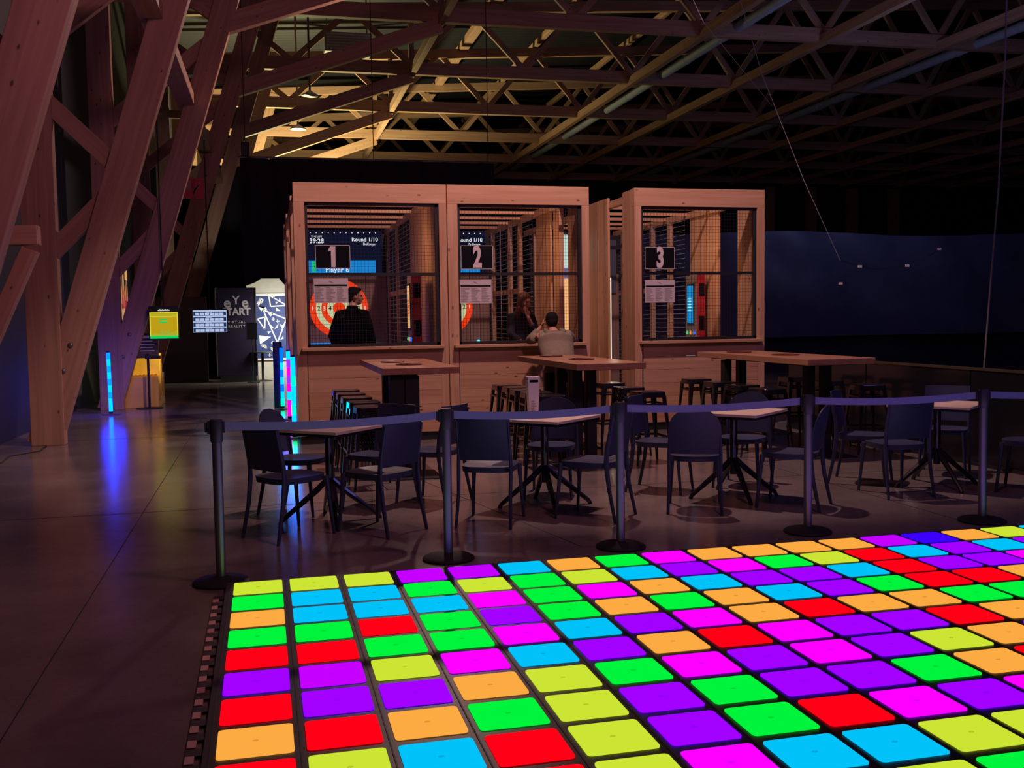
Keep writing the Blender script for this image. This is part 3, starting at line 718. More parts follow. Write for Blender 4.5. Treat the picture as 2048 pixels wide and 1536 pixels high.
# ---------------------------------------------------------------- glowing dance floor
TC = {'Y': (.60, .78, .035), 'G': (0, .90, .045), 'C': (0, .54, .95), 'O': (.97, .40, .055), 'R': (1.5, 0, .008), 'M': (.98, 0, 1.9), 'P': (.36, 0, 2.6), 'V': (.56, 0, 2.4), 'B': (.045, 0, 2.6)}
TN = {'Y': 'yellow', 'G': 'green', 'C': 'cyan', 'O': 'orange', 'R': 'red', 'M': 'magenta', 'P': 'purple', 'V': 'light purple', 'B': 'blue'}
TE = 1.0
TM = {k: em('tile_'+TN[k].replace(' ', '_'), v, TE) for k, v in TC.items()}
MARK = {k: em('tile_mark_'+TN[k], [q*.72 for q in v], TE) for k, v in TC.items()}
# colour numbers: 0 yellow, 1 green, 2 cyan, 3 orange, 4 red, 5 magenta, 6 purple, 7 light purple, 8 blue; one list per column, far to near
KEYS = ['Y', 'G', 'C', 'O', 'R', 'M', 'P', 'V', 'B']
cols = [[0, 1, 3, 1, 4, 6, 4, 3, 4, 1], [0, 2, 2, 1, 4, 7, 6, 4, 0, 5], [0, 2, 2, 4, 1, 0, 6, 3, 2, 6], [7, 1, 2, 1, 1, 5, 3, 1, 4, 4],
        [7, 0, 5, 6, 5, 2, 0, 0, 0, 0], [2, 1, 1, 1, 2, 6, 1, 6, 6, 5], [3, 0, 5, 3, 6, 3, 5, 1, 1, 2], [1, 2, 3, 1, 5, 4, 6, 6, 4, 2, 0],
        [5, 6, 2, 3, 3, 5, 5, 6, 5, 0, 1], [3, 5, 6, 2, 4, 6, 6, 1, 6, 0], [3, 1, 6, 6, 3, 6, 0, 3, 5, 6], [3, 0, 2, 1, 3, 4, 3, 4, 2, 1],
        [3, 4, 4, 4, 1, 3, 6, 5, 0, 2], [7, 2, 6, 4, 1, 0, 5, 3, 6, 1], [8, 6, 6, 3, 2, 4, 1, 6, 0, 5], [3, 2, 5, 6, 3, 1, 2, 4, 6, 3],
        [0, 6, 1, 4, 0, 6, 3, 2, 1, 4], [2, 5, 3, 6, 1, 0, 2, 3, 5, 6], [1, 6, 2, 3, 0, 4, 6, 1, 2, 5]]
PITCH = .322; ZT = .035; KS = (H-ZT)/H
GX0, GY0 = -.0715*KS, 6.0636*KS; GP = PITCH*KS
NR = 13
df = thing('light_floor', 'interactive floor of glowing coloured square tiles in the foreground', 'light floor', (0, 0, 0))
X0, X1 = GX0-.5*GP-.012, GX0+(len(cols)-.5)*GP+.02; Y1, Y0 = GY0+.5*GP+.012, GY0-(NR-.5)*GP
FRM = pm('floor_frame', (.05, .024, .032), .4)  # red of the tile light put into the frame colour
MB().box(X0, X1, Y0, Y1, 0, ZT-.006).build('base_frame', FRM, df)
m = MB()
for i in range(len(cols)+1):
    x = GX0+(i-.5)*GP; m.box(x-.0025, x+.0025, Y0, Y1, ZT-.006, ZT-.003)
m.build('joint_strip', pm('joint_metal', (.03, .025, .028), .5), df)
m = MB()
q = 0; y = Y1-.30
m.box(X0-.075, X0-.066, Y0, Y1-.25, 0, .014); m.box(X0-.012, X0, Y0, Y1, 0, .03)
while y > Y0:
    m.box(X0-.075, X0-.008, y, y+.062, 0, .016); y -= .1405
m.build('edge_teeth', FRM, df)
m = MB(); y = Y1-.30-.073
while y > Y0: m.box(X0-.074, X0-.042, y+.004, y+.070, 0, .018); m.box(X0-.041, X0-.012, y+.004, y+.068, 0, .007, 1); y -= .1405
m.build('edge_inserts', [pm('insert_salmon', (.95, .52, .38), .5), pm('insert_brown', (.16, .08, .06), .5)], df)
def rsq(h, r, n=4):
    return [(sx*(h-r)+r*math.cos(a0+k*PI/2/n), sy_*(h-r)+r*math.sin(a0+k*PI/2/n)) for sx, sy_, a0 in ((1, 1, 0), (-1, 1, PI/2), (-1, -1, PI), (1, -1, 1.5*PI)) for k in range(n+1)]
tm = {}
for k in TC:
    m = MB(); m.prism([(a, b*.955) for a, b in rsq(.1385*KS, .018)], -.006, 0, 0); m.prism([(.012*math.cos(a*PI/4), .008*math.sin(a*PI/4)) for a in range(8)], 0, .0006, 1)
    tm[k] = m.mesh('light_tile_'+TN[k].replace(' ', '_'), [TM[k], MARK[k]])
random.seed(11)
allt = []
for i, c in enumerate(cols):
    for jj in range(NR):
        k = KEYS[c[jj] if jj < len(c) else random.randint(0, 6)]
        allt.append((i, jj, k))
def dist(t): 
    i, jj, k = t; x, y = GX0+i*GP, GY0-jj*GP
    v = Vector((x, y, ZT))-Vector((0, 0, H)); zc = v.dot(fw); sx_ = v.dot(r2)/zc*2031.9+1024; sy2 = v.dot(d2)/zc*2031.9+768
    return (0 if (zc > .2 and -30 < sx_ < 2078 and sy2 < 1560) else 1, zc)
allt.sort(key=dist)
rest = MB(); ks = list(TC)
for n, (i, jj, k) in enumerate(allt):
    loc = (GX0+i*GP, GY0-jj*GP, ZT)
    if n < 100:
        o = bpy.data.objects.new('light_tile', tm[k]); COL.objects.link(o); o.parent = df; o.location = loc; o['label'] = 'glowing %s tile' % TN[k]
    else:
        rest.prism([(loc[0]+a, loc[1]+b*.955) for a, b in rsq(.1385*KS, .018)], ZT-.006, ZT, ks.index(k))
o = rest.build('light_tile_field', [TM[k] for k in ks], df); o['kind'] = 'stuff'

# ---------------------------------------------------------------- belt posts
def belt_post(loc, label, nxt=None, first=False):
    t = thing('belt_barrier_post', label, 'barrier post', (loc[0], loc[1], 0), 0, 'retractable belt posts')
    MB().lathe([(.168, 0), (.168, .012), (.15, .024), (.06, .034), (.036, .045)], 36).build('base', BLKM if True else 0, t, True)
    MB().lathe([(.029, .03), (.029, .87)], 24).build('pole', POSTM if not first else POSTM, t, True)
    MB().lathe([(.033, .845), (.037, .855), (.037, .972), (.034, .982)], 24).build('cap', pm('cap_plastic', (.045, .045, .055), .35), t, True)
    m = MB(); m.box(-.052, -.034, -.014, .014, .895, .972); m.box(-.066, -.052, -.010, .010, .905, .962); m.box(.034, .048, -.014, .014, .9, .968)
    m.build('belt_clip', BLKM, t, bevel=.002)
    if nxt:
        dx, dy = nxt[0]-loc[0], nxt[1]-loc[1]; L = math.hypot(dx, dy)
        def fn(u, v):
            s = .048+(L-.11)*u; sag = -.022*4*u*(1-u)
            return (dx/L*s, dy/L*s+.003*math.sin(u*9), .913+.05*v+sag)
        m = MB(); m.grid(fn, 24, 2, th=(0, .0015, 0)); m.build('belt', BELT, t, True)
    return t
PP = [(-.285, 6.22), (1.125, 6.41), (2.300, 6.40), (3.725, 6.45), (5.125, 6.40), (6.55, 6.42)]
PL = ['leftmost black belt post, standing on the bare floor at the tile corner', 'second belt post from the left, between the first and second cafe table', 'third belt post, in front of the chair right of the white menu box',
      'fourth belt post, in front of the round-backed chair of the third table', 'fifth belt post from the left, in front of the fourth table', 'last belt post at the far right end of the belt']
for i, p in enumerate(PP): belt_post(p, PL[i], PP[i+1] if i+1 < len(PP) else None, i == 0)

# ---------------------------------------------------------------- cafe tables
def cafe_table(loc, rz, label):
    t = thing('cafe_table', label, 'table', loc, rz, 'square cafe tables')
    MB().prism(rsq(.345, .008), .722, .742, 0).build('tabletop', CREAM, t)
    MB().prism(rsq(.335, .01), .70, .7215, 0).build('under_frame', BLKM, t)
    MB().lathe([(.032, .20), (.032, .705)], 16).build('column', BLK, t, True)
    for k in range(4):
        a = PI/4+k*PI/2; c, s = math.cos(a), math.sin(a)
        MB().tube([(c*.02, s*.02, .33), (c*.10, s*.10, .25), (c*.37, s*.37, .03), (c*.385, s*.385, .0)], [.022, .026, .018, .018], 8).build('foot', BLK, t, True)
    return t
def dup_table(src, loc, rz, label): return dup(src, loc, rz, label, 'square cafe tables')
T1 = cafe_table((.467, 7.90, 0), math.radians(48), 'square cream-topped table at left, nearest the light tubes')
dup_table(T1, (2.22, 8.0, 0), math.radians(42), 'square cream-topped table carrying the white menu box')
dup_table(T1, (3.86, 7.90, 0), math.radians(40), 'square cream-topped table between the third and fourth belt posts')
dup_table(T1, (5.80, 7.84, 0), math.radians(40), 'square cream-topped table by the fifth belt post at right')
t = thing('menu_box', 'tall white tapered menu box with a dark slot on the second table', 'menu box', (2.125, 8.0, .742))
m = MB(); m.prism([(-.038, -.035), (.038, -.035), (.038, .035), (-.038, .035)], 0, .001)
v = [(-.036, -.03, 0), (.036, -.03, 0), (.036, .03, 0), (-.036, .03, 0), (-.052, -.042, .33), (.052, -.042, .33), (.052, .042, .33), (-.052, .042, .33)]
MB().add(v, [[3, 2, 1, 0], [4, 5, 6, 7], [0, 1, 5, 4], [1, 2, 6, 5], [2, 3, 7, 6], [3, 0, 4, 7]]).build('box', WHITE, t, bevel=.003)
MB().box(-.036, .036, -.0435, -.040, .285, .305).build('slot', BLACKP, t)
m = MB(); [m.box(-.022, .022-.01*(q % 3), -.042+.0005*q, -.036, .03+q*.02, .034+q*.02) for q in range(6)]; m.build('printed_lines', INK, t)

# ---------------------------------------------------------------- chairs
def chair(round_back, label, loc, rz):
    t = thing('cafe_chair', label, 'chair', loc, rz, 'plastic cafe chairs')
    # seat
    pts = []
    for k in range(28):
        a = 2*PI*k/28; c, s = math.cos(a), math.sin(a); e = .55 if not round_back else .8
        pts.append((.215*math.copysign(abs(c)**e, c), .205*math.copysign(abs(s)**e, s)))
    m = MB(); n = 28
    v = [(x, y, .448) for x, y in pts]+[(x*.86, y*.86, .444) for x, y in pts]+[(x*.4, y*.4, .436) for x, y in pts]+[(0, 0, .434)]
    v += [(x*.97, y*.97, .405) for x, y in pts]+[(0, 0, .415)]
    f = []
    for r in range(2): f += [[r*n+k, r*n+(k+1) % n, (r+1)*n+(k+1) % n, (r+1)*n+k] for k in range(n)]
    f += [[2*n+k, 2*n+(k+1) % n, 3*n] for k in range(n)]
    f += [[3*n+1+(k+1) % n, 3*n+1+k, 4*n+1] for k in range(n)]+[[(k+1) % n, k, 3*n+1+k, 3*n+1+(k+1) % n] for k in range(n)]
    m.add(v, f); m.build('seat', PLAST, t, True)
    # legs
    for s_ in (1, -1):
        top = (-.255, .195*s_, .80) if not round_back else (-.225, .19*s_, .66)
        MB().tube([(-.275, .208*s_, 0), (-.222, .198*s_, .25), (-.20, .20*s_, .44), (-.207, .198*s_, .56), top], [.013, .017, .021, .018, .012], 8, rb=[.012, .014, .015, .012, .008]).build('leg', PLAST, t, True)
        MB().tube([(.225, .205*s_, 0), (.20, .19*s_, .25), (.185, .18*s_, .43)], [.012, .015, .02], 8).build('leg', PLAST, t, True)
    # back
    if round_back:
        def fn(u, v):
            a = (u-.5)*2; hh = .47+.365*v
            # outline: rounded top
            wv = .205 if v < .45 else .205*math.sqrt(max(0.02, 1-((v-.45)/.56)**2.6))
            y = a*wv; return (-.20-.05*v-.035*(1-(y/.21)**2)-.015*v, y, hh)
        nu, nv = 16, 14
    else:
        def fn(u, v):
            y = (u-.5)*2*(.198+.006*v); return (-.212-.042*v-.035*(1-(y/.2)**2)*(.4+.6*v), y, .50+.335*v)
        nu, nv = 12, 8
    m = MB(); m.grid(fn, nu, nv, th=(.010, 0, 0)); m.build('backrest', PLAST, t, True)
    return t
def place(src, base, rz_deg, label): return dup(src, (base[0], base[1], 0), math.radians(rz_deg), label, 'plastic cafe chairs')
A = chair(False, 'dark square-backed chair nearest the leftmost belt post', (.16, 7.47, 0), math.radians(36))
place(A, (.80, 7.46), 130, 'dark square-backed chair at the near right side of the first table')
place(A, (1.36, 8.52), 138, 'dark square-backed chair turned away, seen just right of the second belt post')
place(A, (1.66, 7.52), 64, 'dark square-backed chair seen from behind at the near left of the menu box table')
place(A, (2.46, 7.48), 138, 'dark square-backed chair seen side-on left of the third belt post')
place(A, (3.42, 8.42), 322, 'dark chair between third belt post and the round-backed chair, facing right')
place(A, (5.22, 7.62), 86, 'dark square-backed chair seen from behind at the fourth table')
place(A, (5.32, 8.24), 318, 'dark chair at the far left side of the fourth table')
place(A, (.90, 8.42), 222, 'dark chair at the far right side of the first table')
Bc = chair(True, 'dark round-backed chair at the far left side of the first table', (.26, 8.40, 0), math.radians(-32))
place(Bc, (2.42, 8.50), 245, 'dark round-topped chair behind the menu box table')
place(Bc, (3.34, 7.53), 66, 'purple-lit round-backed chair seen from behind at the third table')
place(Bc, (4.12, 7.40), 137, 'dark round-backed chair seen side-on beside the fourth belt post')
place(Bc, (4.20, 8.42), 228, 'dark round-topped chair behind the third table')
place(Bc, (6.36, 7.36), 130, 'dark round-backed chair cut by the right picture edge')
place(A, (6.28, 8.38), 228, 'dark chair in shadow behind the fourth table, by the low barrier')

# ---------------------------------------------------------------- high tables and stools
def high_table(x0, x1, y0, y1, label, pcx, pcy, sep, pw, extra=None):
    t = thing('high_table', label, 'high table', ((x0+x1)/2, (y0+y1)/2, 0), 0, 'long butcher-block high tables')
    ox, oy = (x0+x1)/2, (y0+y1)/2
    MB().box(x0-ox, x1-ox, y0-oy, y1-oy, 1.015, 1.08).build('tabletop', TOPW, t, bevel=.004)
    MB().box(x0-ox+.1, x1-ox-.1, y0-oy+.2, y1-oy-.2, 1.0, 1.014).build('support_plate', BLKM, t)
    for px_, py_ in [(pcx, pcy)]+(extra or []):
        for s in (-1, 1): MB().box(px_-ox+s*sep/2-pw/2, px_-ox+s*sep/2+pw/2, py_-oy-pw/2, py_-oy+pw/2, .012, 1.0).build('post', BLKM, t, bevel=.004)
        MB().box(px_-ox-.33, px_-ox+.33, py_-oy-.28, py_-oy+.28, 0, .012).build('base_plate', BLKM, t, bevel=.003)
    return t
high_table(1.11, 1.87, 9.85, 12.15, 'long high wooden table at left in front of lane 1', 1.335, 9.98, .150, .138, [(1.45, 11.6)])
high_table(3.04, 3.78, 9.72, 12.15, 'long high wooden table in front of lane 2 by the hooded person', 3.245, 10.15, .155, .105, [(3.5, 11.6)])
high_table(5.45, 6.24, 9.45, 12.20, 'long high wooden table at right in front of lane 3', 5.62, 11.5, .20, .10, [(5.85, 9.95)])
MENL = ['left red-brown board on the high table of lane 1', 'right red-brown board on the high table of lane 1', 'left red-brown board on the high table of lane 2', 'right red-brown board on the high table of lane 2',
        'left red-brown board on the high table of lane 3', 'right red-brown board on the high table of lane 3']
for i, (x, y) in enumerate(((1.38, 11.2), (1.46, 10.5), (3.37, 11.8), (3.42, 10.75), (5.74, 11.6), (5.80, 10.55))):
    t = thing('menu_board', MENL[i], 'menu', (x, y, 1.081), math.radians(8+i*3), 'red-brown boards on the high tables')
    m = MB(); m.prism([(.13*math.cos(a*PI/12)*(1 if abs(math.cos(a*PI/12)) < .9 else .98), .17*math.sin(a*PI/12)) for a in range(24)], 0, .012); m.build('board', MENU, t, bevel=.002)
    MB().prism([(-.09, .05), (-.02, -.05), (.03, .02), (.0, .09)], .0125, .016).build('folded_card', PAPER if i in (0, 2) else MENU, t)

def stool(label, loc, rz=0):
    t = thing('bar_stool', label, 'stool', loc, rz, 'black metal bar stools')
    m = MB(); m.prism(rsq(.150, .035), .745, .76); m.build('seat', BLK, t, bevel=.006)
    m = MB(); o_ = rsq(.150, .035); i_ = rsq(.146, .033); N = len(o_)
    v = [(x, y, .75) for x, y in o_]+[(x*1.03, y*1.03, .70) for x, y in o_]
    m.add(v, [[k, (k+1) % N, N+(k+1) % N, N+k] for k in range(N)]); m.build('seat_skirt', BLK, t)
    for sx in (1, -1):
        for s2 in (1, -1):
            v = []
            for z, c, wd in ((.72, .148, .050), (.36, .178, .034), (.0, .205, .020)):
                v += [(sx*c, s2*(c-wd), z), (sx*c, s2*c, z), (sx*(c-wd), s2*c, z), (sx*(c-wd*.9), s2*(c-.012), z), (sx*(c-.012), s2*(c-.012), z), (sx*(c-.012), s2*(c-wd*.9), z)]
            f = [[r*6+k, r*6+(k+1) % 6, (r+1)*6+(k+1) % 6, (r+1)*6+k] for r in range(2) for k in range(6)]+[[0, 1, 2, 3, 4, 5], [12, 13, 14, 15, 16, 17]]
            MB().add(v, f).build('leg', BLK, t)
    m = MB(); c = .185
    for s in (1, -1): m.box(-c, c, s*c-.004, s*c+.004, .27, .295); m.box(s*c-.004, s*c+.004, -c, c, .27, .295)
    m.build('footrest', BLK, t)
    m = MB(); c = .155
    for s in (1, -1): m.box(-c, c, s*c-.004, s*c+.002, .62, .64); m.box(s*c-.004, s*c+.002, -c, c, .62, .64)
    m.build('brace', BLK, t)
    return t
S0 = stool('black metal bar stool, farthest of the row left of the first high table', (.90, 11.72, 0))
def pst(x, y, label, rz=0): return dup(S0, (x, y, 0), math.radians(rz), label, 'black metal bar stools')
for i, (x, y) in enumerate(((.91, 11.14), (.92, 10.58), (.935, 9.98), (.95, 9.40))):
    pst(x, y, 'black bar stool, %s of the row left of the first high table' % ['second farthest', 'middle', 'second nearest', 'nearest'][i], i)
for i, (x, y) in enumerate(((2.80, 11.75), (2.82, 11.32), (2.81, 10.9), (2.82, 10.46), (2.83, 10.0))):
    pst(x, y, 'black bar stool, %s of the row left of the second high table' % ['farthest', 'second farthest', 'middle', 'second nearest', 'nearest'][i], 2-i)
for i, (x, y) in enumerate(((3.74, 12.02), (4.02, 11.55), (3.97, 10.75), (3.92, 10.05))):
    pst(x, y, 'black bar stool, %s of the group right of the second high table' % ['farthest', 'second farthest', 'second nearest', 'nearest'][i], [0, 6, -4, 2][i])
for i, (x, y) in enumerate(((5.26, 11.8), (5.27, 11.15), (5.26, 10.55), (5.24, 9.92))):
    pst(x, y, 'black bar stool, %s of the row left of the third high table' % ['farthest', 'second farthest', 'second nearest', 'nearest'][i], 3*i)
for i, (x, y) in enumerate(((6.50, 11.6), (6.48, 10.8), (6.5, 10.0))):
    pst(x, y, 'black bar stool in the dark, %s of the row by the low barrier' % ['farthest', 'middle', 'nearest'][i], -3*i)

# ---------------------------------------------------------------- people
SKIN = pm('skin', (.55, .28, .19), .55); HAIRD = pm('dark_hair', (.010, .007, .007), .8, bump=.5, scale=90, spec=.15); HAIRB = pm('brown_hair', (.13, .045, .025), .55, bump=.5, scale=90)
JACK = pm('black_jacket', (.004, .004, .006), .95, bump=.2, scale=30, spec=.1); SWEAT = pm('navy_sweater', (.012, .013, .028), .85, bump=.3, scale=40)
HOOD = pm('beige_hoodie', (.25, .20, .135), .9, bump=.3, scale=30); HOOD_SHADE = pm('beige_hood_shade', (.20, .16, .11), .9, bump=.3, scale=30); JEANS = pm('dark_trousers', (.012, .012, .022), .85); SHOE = pm('black_shoe', (.01, .01, .01), .5)
EYE = pm('eye_dark', (.02, .015, .015), .2)
def remesh(o, vox, sm=4):
    r = o.modifiers.new('remesh', 'REMESH'); r.mode = 'VOXEL'; r.voxel_size = vox; r.use_smooth_shade = True
    s = o.modifiers.new('smooth', 'SMOOTH'); s.factor = .5; s.iterations = sm
    return o
def hand(m, wrist, dirv, palmn, curl=.5, sc_=1.0, side=1):
    """palm + four fingers + thumb, added to the body shell"""
    d = Vector(dirv).normalized(); n = Vector(palmn); n = (n-d*n.dot(d)).normalized(); s = d.cross(n)*side
    w_ = Vector(wrist)
    m.tube([w_-d*.02, w_+d*.02*sc_, w_+d*.055*sc_, w_+d*.088*sc_], [.022, .030, .040, .036], 10, rb=[.018, .015, .014, .012], ref=tuple(s))
    for i, (L, off) in enumerate(((.072, -.029), (.080, -.010), (.074, .010), (.058, .028))):
        b = w_+d*.082*sc_+s*off; p = [b-d*.02, b]
        dd = d.copy()
        for q in range(3):
            dd = (dd+n*curl*(.5+.15*q)).normalized(); p.append(p[-1]+dd*L*sc_*(.42, .32, .26)[q])
        m.tube(p, [.0095, .0095, .009, .0085, .007], 8)
    b = w_+d*.03*sc_-s*.028; dd = (d*.6-s*.75+n*.2).normalized(); p = [b+s*.01, b, b+dd*.034, b+dd*.034+(d*.9-s*.2+n*.35).normalized()*.032]
    m.tube(p, [.012, .0115, .0105, .0085], 8)
def head(m, c, yawv, tilt=0, s=1.0):
    R = Matrix.Rotation(yawv, 3, 'Z') @ Matrix.Rotation(tilt, 3, 'Y'); c = Vector(c)
    E_ = lambda p, r: m.ell(c+R @ Vector(p)*s, [q*s for q in r], 16, 12, 0, R)
    E_((-.008, 0, .025), (.096, .076, .10)); E_((.03, 0, -.045), (.062, .056, .066)); E_((.062, 0, -.085), (.026, .03, .022))
    E_((.088, 0, .028), (.014, .05, .012)); E_((.10, 0, -.015), (.019, .012, .028)); E_((.108, 0, -.028), (.014, .017, .010))
    E_((.087, 0, -.058), (.014, .026, .010)); E_((.055, .04, -.03), (.03, .022, .03)); E_((.055, -.04, -.03), (.03, .022, .03))
    for q in (1, -1): E_((-.005, .077*q, -.005), (.018, .010, .031))
    return c, R
def eyes(c, R, parent, s=1.0):
    m = MB()
    for q in (1, -1): m.ell(c+R @ Vector((.083, .031*q, .008))*s, (.007, .010, .005), 8, 6, 0, R)
    m.build('eyes', EYE, parent, True)
    m = MB(); m.ell(c+R @ Vector((.094, 0, -.062))*s, (.009, .024, .005), 10, 6, 0, R); m.build('lips', pm('lips', (.35, .10, .08), .5), parent, True)
def person(name, label, loc, rz, P):
    t = thing('person', label, 'person', loc, rz)
    b = MB()
    c, R = head(b, P['head'], P['hyaw'], P.get('htilt', 0))
    nk = Vector(P['neck']); b.tube([c+R @ Vector((-.02, 0, -.03)), c+R @ Vector((-.03, 0, -.09)), nk], [.052, .054, .062], 12)
    b.tube([nk+Vector((0, 0, .01)), Vector(P['chest']), Vector(P['waist']), Vector(P['hip'])], [.07, .125, .12, .12], 14, rb=[.05, .10, .09, .10], ref=tuple(P['side']))
    for a in P['arms']:
        b.tube(a[:3], [.045, .038, .026], 10); b.tube([nk-Vector((0, 0, .05)), a[0]], [.05, .05], 10)
        hand(b, a[2], a[3], a[4], a[5] if len(a) > 5 else .5, 1.0, a[6] if len(a) > 6 else 1)
    for l in P['legs']:
        b.tube(l, [.085, .055, .035], 12); b.tube([Vector(l[2])+Vector((-.03, 0, -.02)), Vector(l[2])+Vector((.14, 0, -.045))], [.035, .03], 8)
    body = b.build('body', SKIN, t, True); remesh(body, .0075, 2)
    eyes(c, R, t)
    # top garment
    g = MB(); sd = tuple(P['side']); W = P.get('w', .20)
    sh = [Vector(a[0]) for a in P['arms']]
    g.tube([nk-Vector((0, 0, .02)), nk-Vector((0, 0, .045)), Vector(P['chest'])+Vector((0, 0, .08)), Vector(P['chest']), Vector(P['waist']), Vector(P['hip']), Vector(P['hem'])],
           [.085, .14, W*.98, W, W*.90, W*.92, W*.93], 20, rb=[.07, .09, .125, .138, .128, .135, .14], ref=sd)
    for a in P['arms']:
        e = Vector(a[1]); wr = Vector(a[2]); cuff = e.lerp(wr, P.get('cuff', .9))
        g.tube([nk-Vector((0, 0, .07)), Vector(a[0])+Vector((0, 0, -.01)), Vector(a[0]).lerp(e, .5), e, e.lerp(cuff, .5), cuff], [.08, .085, .072, .064, .055, .046], 12)
    if P.get('hood'):
        hm = MB(); hm.tube([nk+Vector((.05, .10, .03)), nk+Vector((-.05, .115, .01)), nk+Vector((-.125, .06, -.045)), nk+Vector((-.15, 0, -.085)), nk+Vector((-.125, -.06, -.045)), nk+Vector((-.05, -.115, .01)), nk+Vector((.05, -.10, .03))], [.028, .040, .046, .05, .046, .040, .028], 12)
        hm.ell(nk+Vector((-.10, 0, -.02)), (.05, .085, .05), 14, 10); hm.tube([nk+Vector((-.15, .03, -.09)), nk+Vector((-.165, 0, -.15)), nk+Vector((-.15, -.03, -.09))], [.03, .028, .03], 10)
        ho = hm.build('hood', HOOD_SHADE, t, True); remesh(ho, .009, 3)  # darker hoodie tone, shade of the folds put into the colour
    if P.get('collar'):
        g.tube([nk+Vector((0, 0, -.03)), nk+Vector((0, 0, .035))], [.085, .072], 14)
    gar_ = g.build(P['top'], P['topm'], t, True); remesh(gar_, .011, 5)
    if P.get('marks'):
        P['marks'](t)
    tr = MB()
    for l in P['legs']: tr.tube([Vector(l[0])+Vector((0, 0, .06)), l[0], l[1], Vector(l[2])+Vector((0, 0, .05))], [.11, .105, .078, .062], 14)
    tr.tube([Vector(P['hip'])+Vector((0, 0, .08)), Vector(P['hip']), Vector(P['hip'])+Vector((0, 0, -.10))], [.165, .175, .16], 16, rb=[.11, .125, .11], ref=sd)
    tr = tr.build('trousers', JEANS, t, True); remesh(tr, .013, 4)
    s_ = MB()
    for l in P['legs']:
        q = Vector(l[2]); s_.tube([q+Vector((-.07, 0, -.035)), q+Vector((-.03, 0, -.03)), q+Vector((.08, 0, -.045)), q+Vector((.17, 0, -.055)), q+Vector((.19, 0, -.06))], [.03, .045, .045, .038, .02], 12, rb=[.03, .045, .035, .024, .015], ref=(0, 1, 0))
    s_.build('shoes', SHOE, t, True)
    h = MB(); P['hairf'](h, c, R); h = h.build('hair', P['hairm'], t, True); remesh(h, .007, 3)
    return t
# man in lane 1: stands turned to the right (local +X is the way the body faces)
def hair_short(h, c, R, s=1):
    E_ = lambda p, r: h.ell(c+R @ Vector(p), r, 16, 12, 0, R)
    E_((-.022, 0, .048), (.098, .084, .090)); E_((-.06, 0, .0), (.058, .074, .075)); E_((.03, 0, .095), (.062, .064, .035))
    for q in (1, -1): E_((-.01, .07*q, .03), (.035, .012, .04))
def jk(t):
    m = MB(); m.box(-.150, -.140, .04, .055, 1.46, 1.50); m.box(-.150, -.140, .07, .085, 1.46, 1.50); m.box(-.150, -.140, .03, .095, 1.50, 1.51)
    m.build('jacket_print', pm('print_dim', (.06, .055, .06), .7), t)
person('man', 'person with short dark hair in a black jacket inside lane 1, facing right', (1.16, 13.62, .12), math.radians(50), dict(
    head=(.06, 0, 1.74), hyaw=math.radians(-48), neck=(.0, 0, 1.59), chest=(-.02, 0, 1.36), waist=(0, 0, 1.12), hip=(0, 0, .98), hem=(0, 0, .84), side=(0, 1, 0), w=.25,
    arms=[((-.01, .20, 1.50), (-.04, .30, 1.22), (.08, .29, .98), (.15, 0, -1), (0, -1, 0), .35, 1), ((-.01, -.20, 1.50), (-.04, -.30, 1.22), (.08, -.29, .98), (.15, 0, -1), (0, 1, 0), .35, -1)],
    legs=[((0, .10, .92), (.02, .11, .50), (0, .12, .08)), ((0, -.10, .92), (.02, -.11, .50), (0, -.12, .08))],
    top='jacket', topm=JACK, collar=True, hairf=hair_short, hairm=HAIRD, marks=jk))
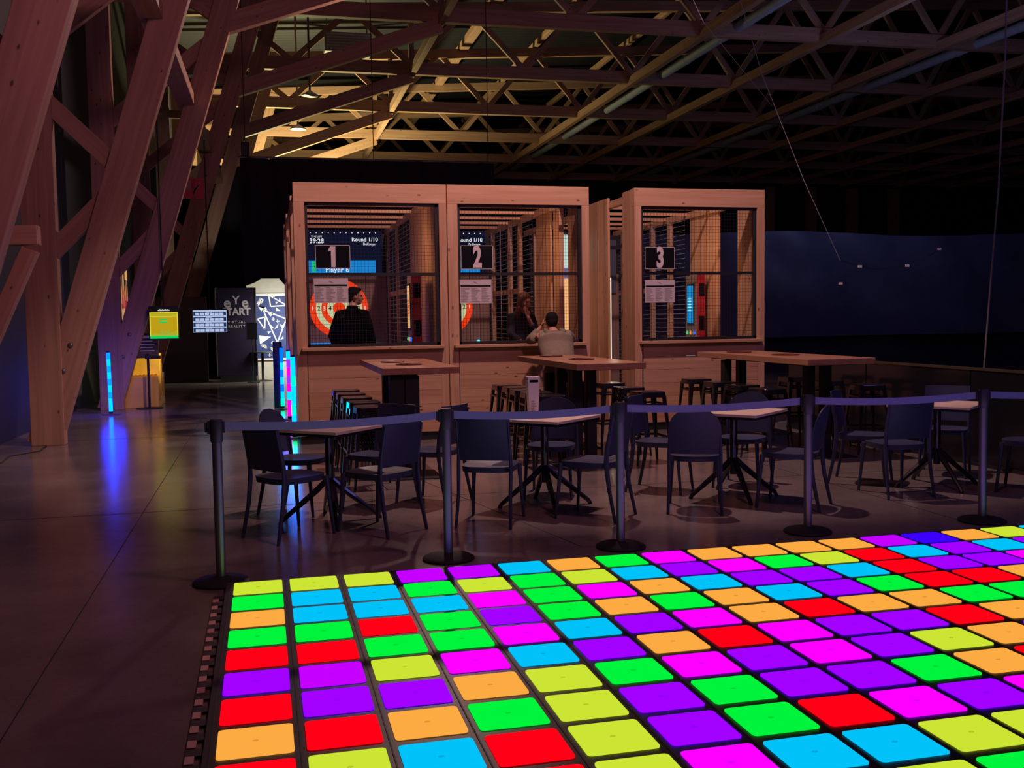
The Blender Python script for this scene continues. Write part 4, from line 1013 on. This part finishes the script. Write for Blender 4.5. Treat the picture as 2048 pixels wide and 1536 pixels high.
def hair_long(h, c, R):
    E_ = lambda p, r: h.ell(c+R @ Vector(p), r, 16, 12, 0, R)
    E_((-.02, 0, .045), (.102, .088, .092)); E_((-.065, 0, -.04), (.05, .085, .12)); E_((-.06, 0, -.16), (.045, .10, .12))
    for q in (1, -1): E_((-.01, .085*q, -.04), (.045, .022, .12)); E_((.01, .10*q, -.16), (.04, .03, .10))
person('woman', 'person with long reddish hair in a dark sweater inside lane 2, hand at face', (3.60, 14.15, .12), math.radians(-68), dict(
    head=(.12, -.02, 1.66), hyaw=math.radians(6), htilt=math.radians(14), neck=(.03, 0, 1.52), chest=(-.01, 0, 1.30), waist=(-.02, 0, 1.08), hip=(-.03, 0, .95), hem=(-.03, 0, .86), side=(0, 1, 0), w=.20, cuff=.62,
    arms=[((.0, .17, 1.43), (.19, .13, 1.17), (.275, -.08, 1.44), (-.10, -.25, 1), (-.9, -.1, .0), .35, 1), ((.0, -.17, 1.43), (.10, -.26, 1.20), (.22, -.10, 1.06), (1, .3, -.1), (0, .3, -1), .4, -1)],
    legs=[((-.03, .09, .88), (.02, .10, .48), (-.02, .10, .08)), ((-.03, -.09, .88), (.02, -.10, .48), (-.02, -.10, .08))],
    top='sweater', topm=SWEAT, hairf=hair_long, hairm=HAIRB))
# man in the beige hoodie leaning with his elbows on the ledge of lane 2
person('hooded', 'person seen from behind in a beige hoodie leaning on the ledge of lane 2', (3.60, 12.28, 0), math.radians(88), dict(
    head=(.31, 0, 1.485), hyaw=math.radians(-12), htilt=math.radians(12), neck=(.22, 0, 1.36), chest=(.12, 0, 1.20), waist=(.0, 0, 1.04), hip=(-.04, 0, .93), hem=(-.045, 0, .86), side=(0, 1, 0), w=.235, cuff=.72,
    arms=[((.20, .19, 1.32), (.40, .27, 1.262), (.40, .12, 1.43), (-.1, -.35, .8), (-.3, -1, 0), .5, 1), ((.20, -.19, 1.32), (.38, -.27, 1.262), (.46, -.09, 1.33), (.1, .9, .35), (-.2, 0, -1), .4, -1)],
    legs=[((-.04, .09, .88), (.01, .10, .47), (-.03, .11, .08)), ((-.04, -.09, .88), (.01, -.10, .47), (-.05, -.11, .08))],
    top='hoodie', topm=HOOD, hood=True, hairf=hair_short, hairm=HAIRD))
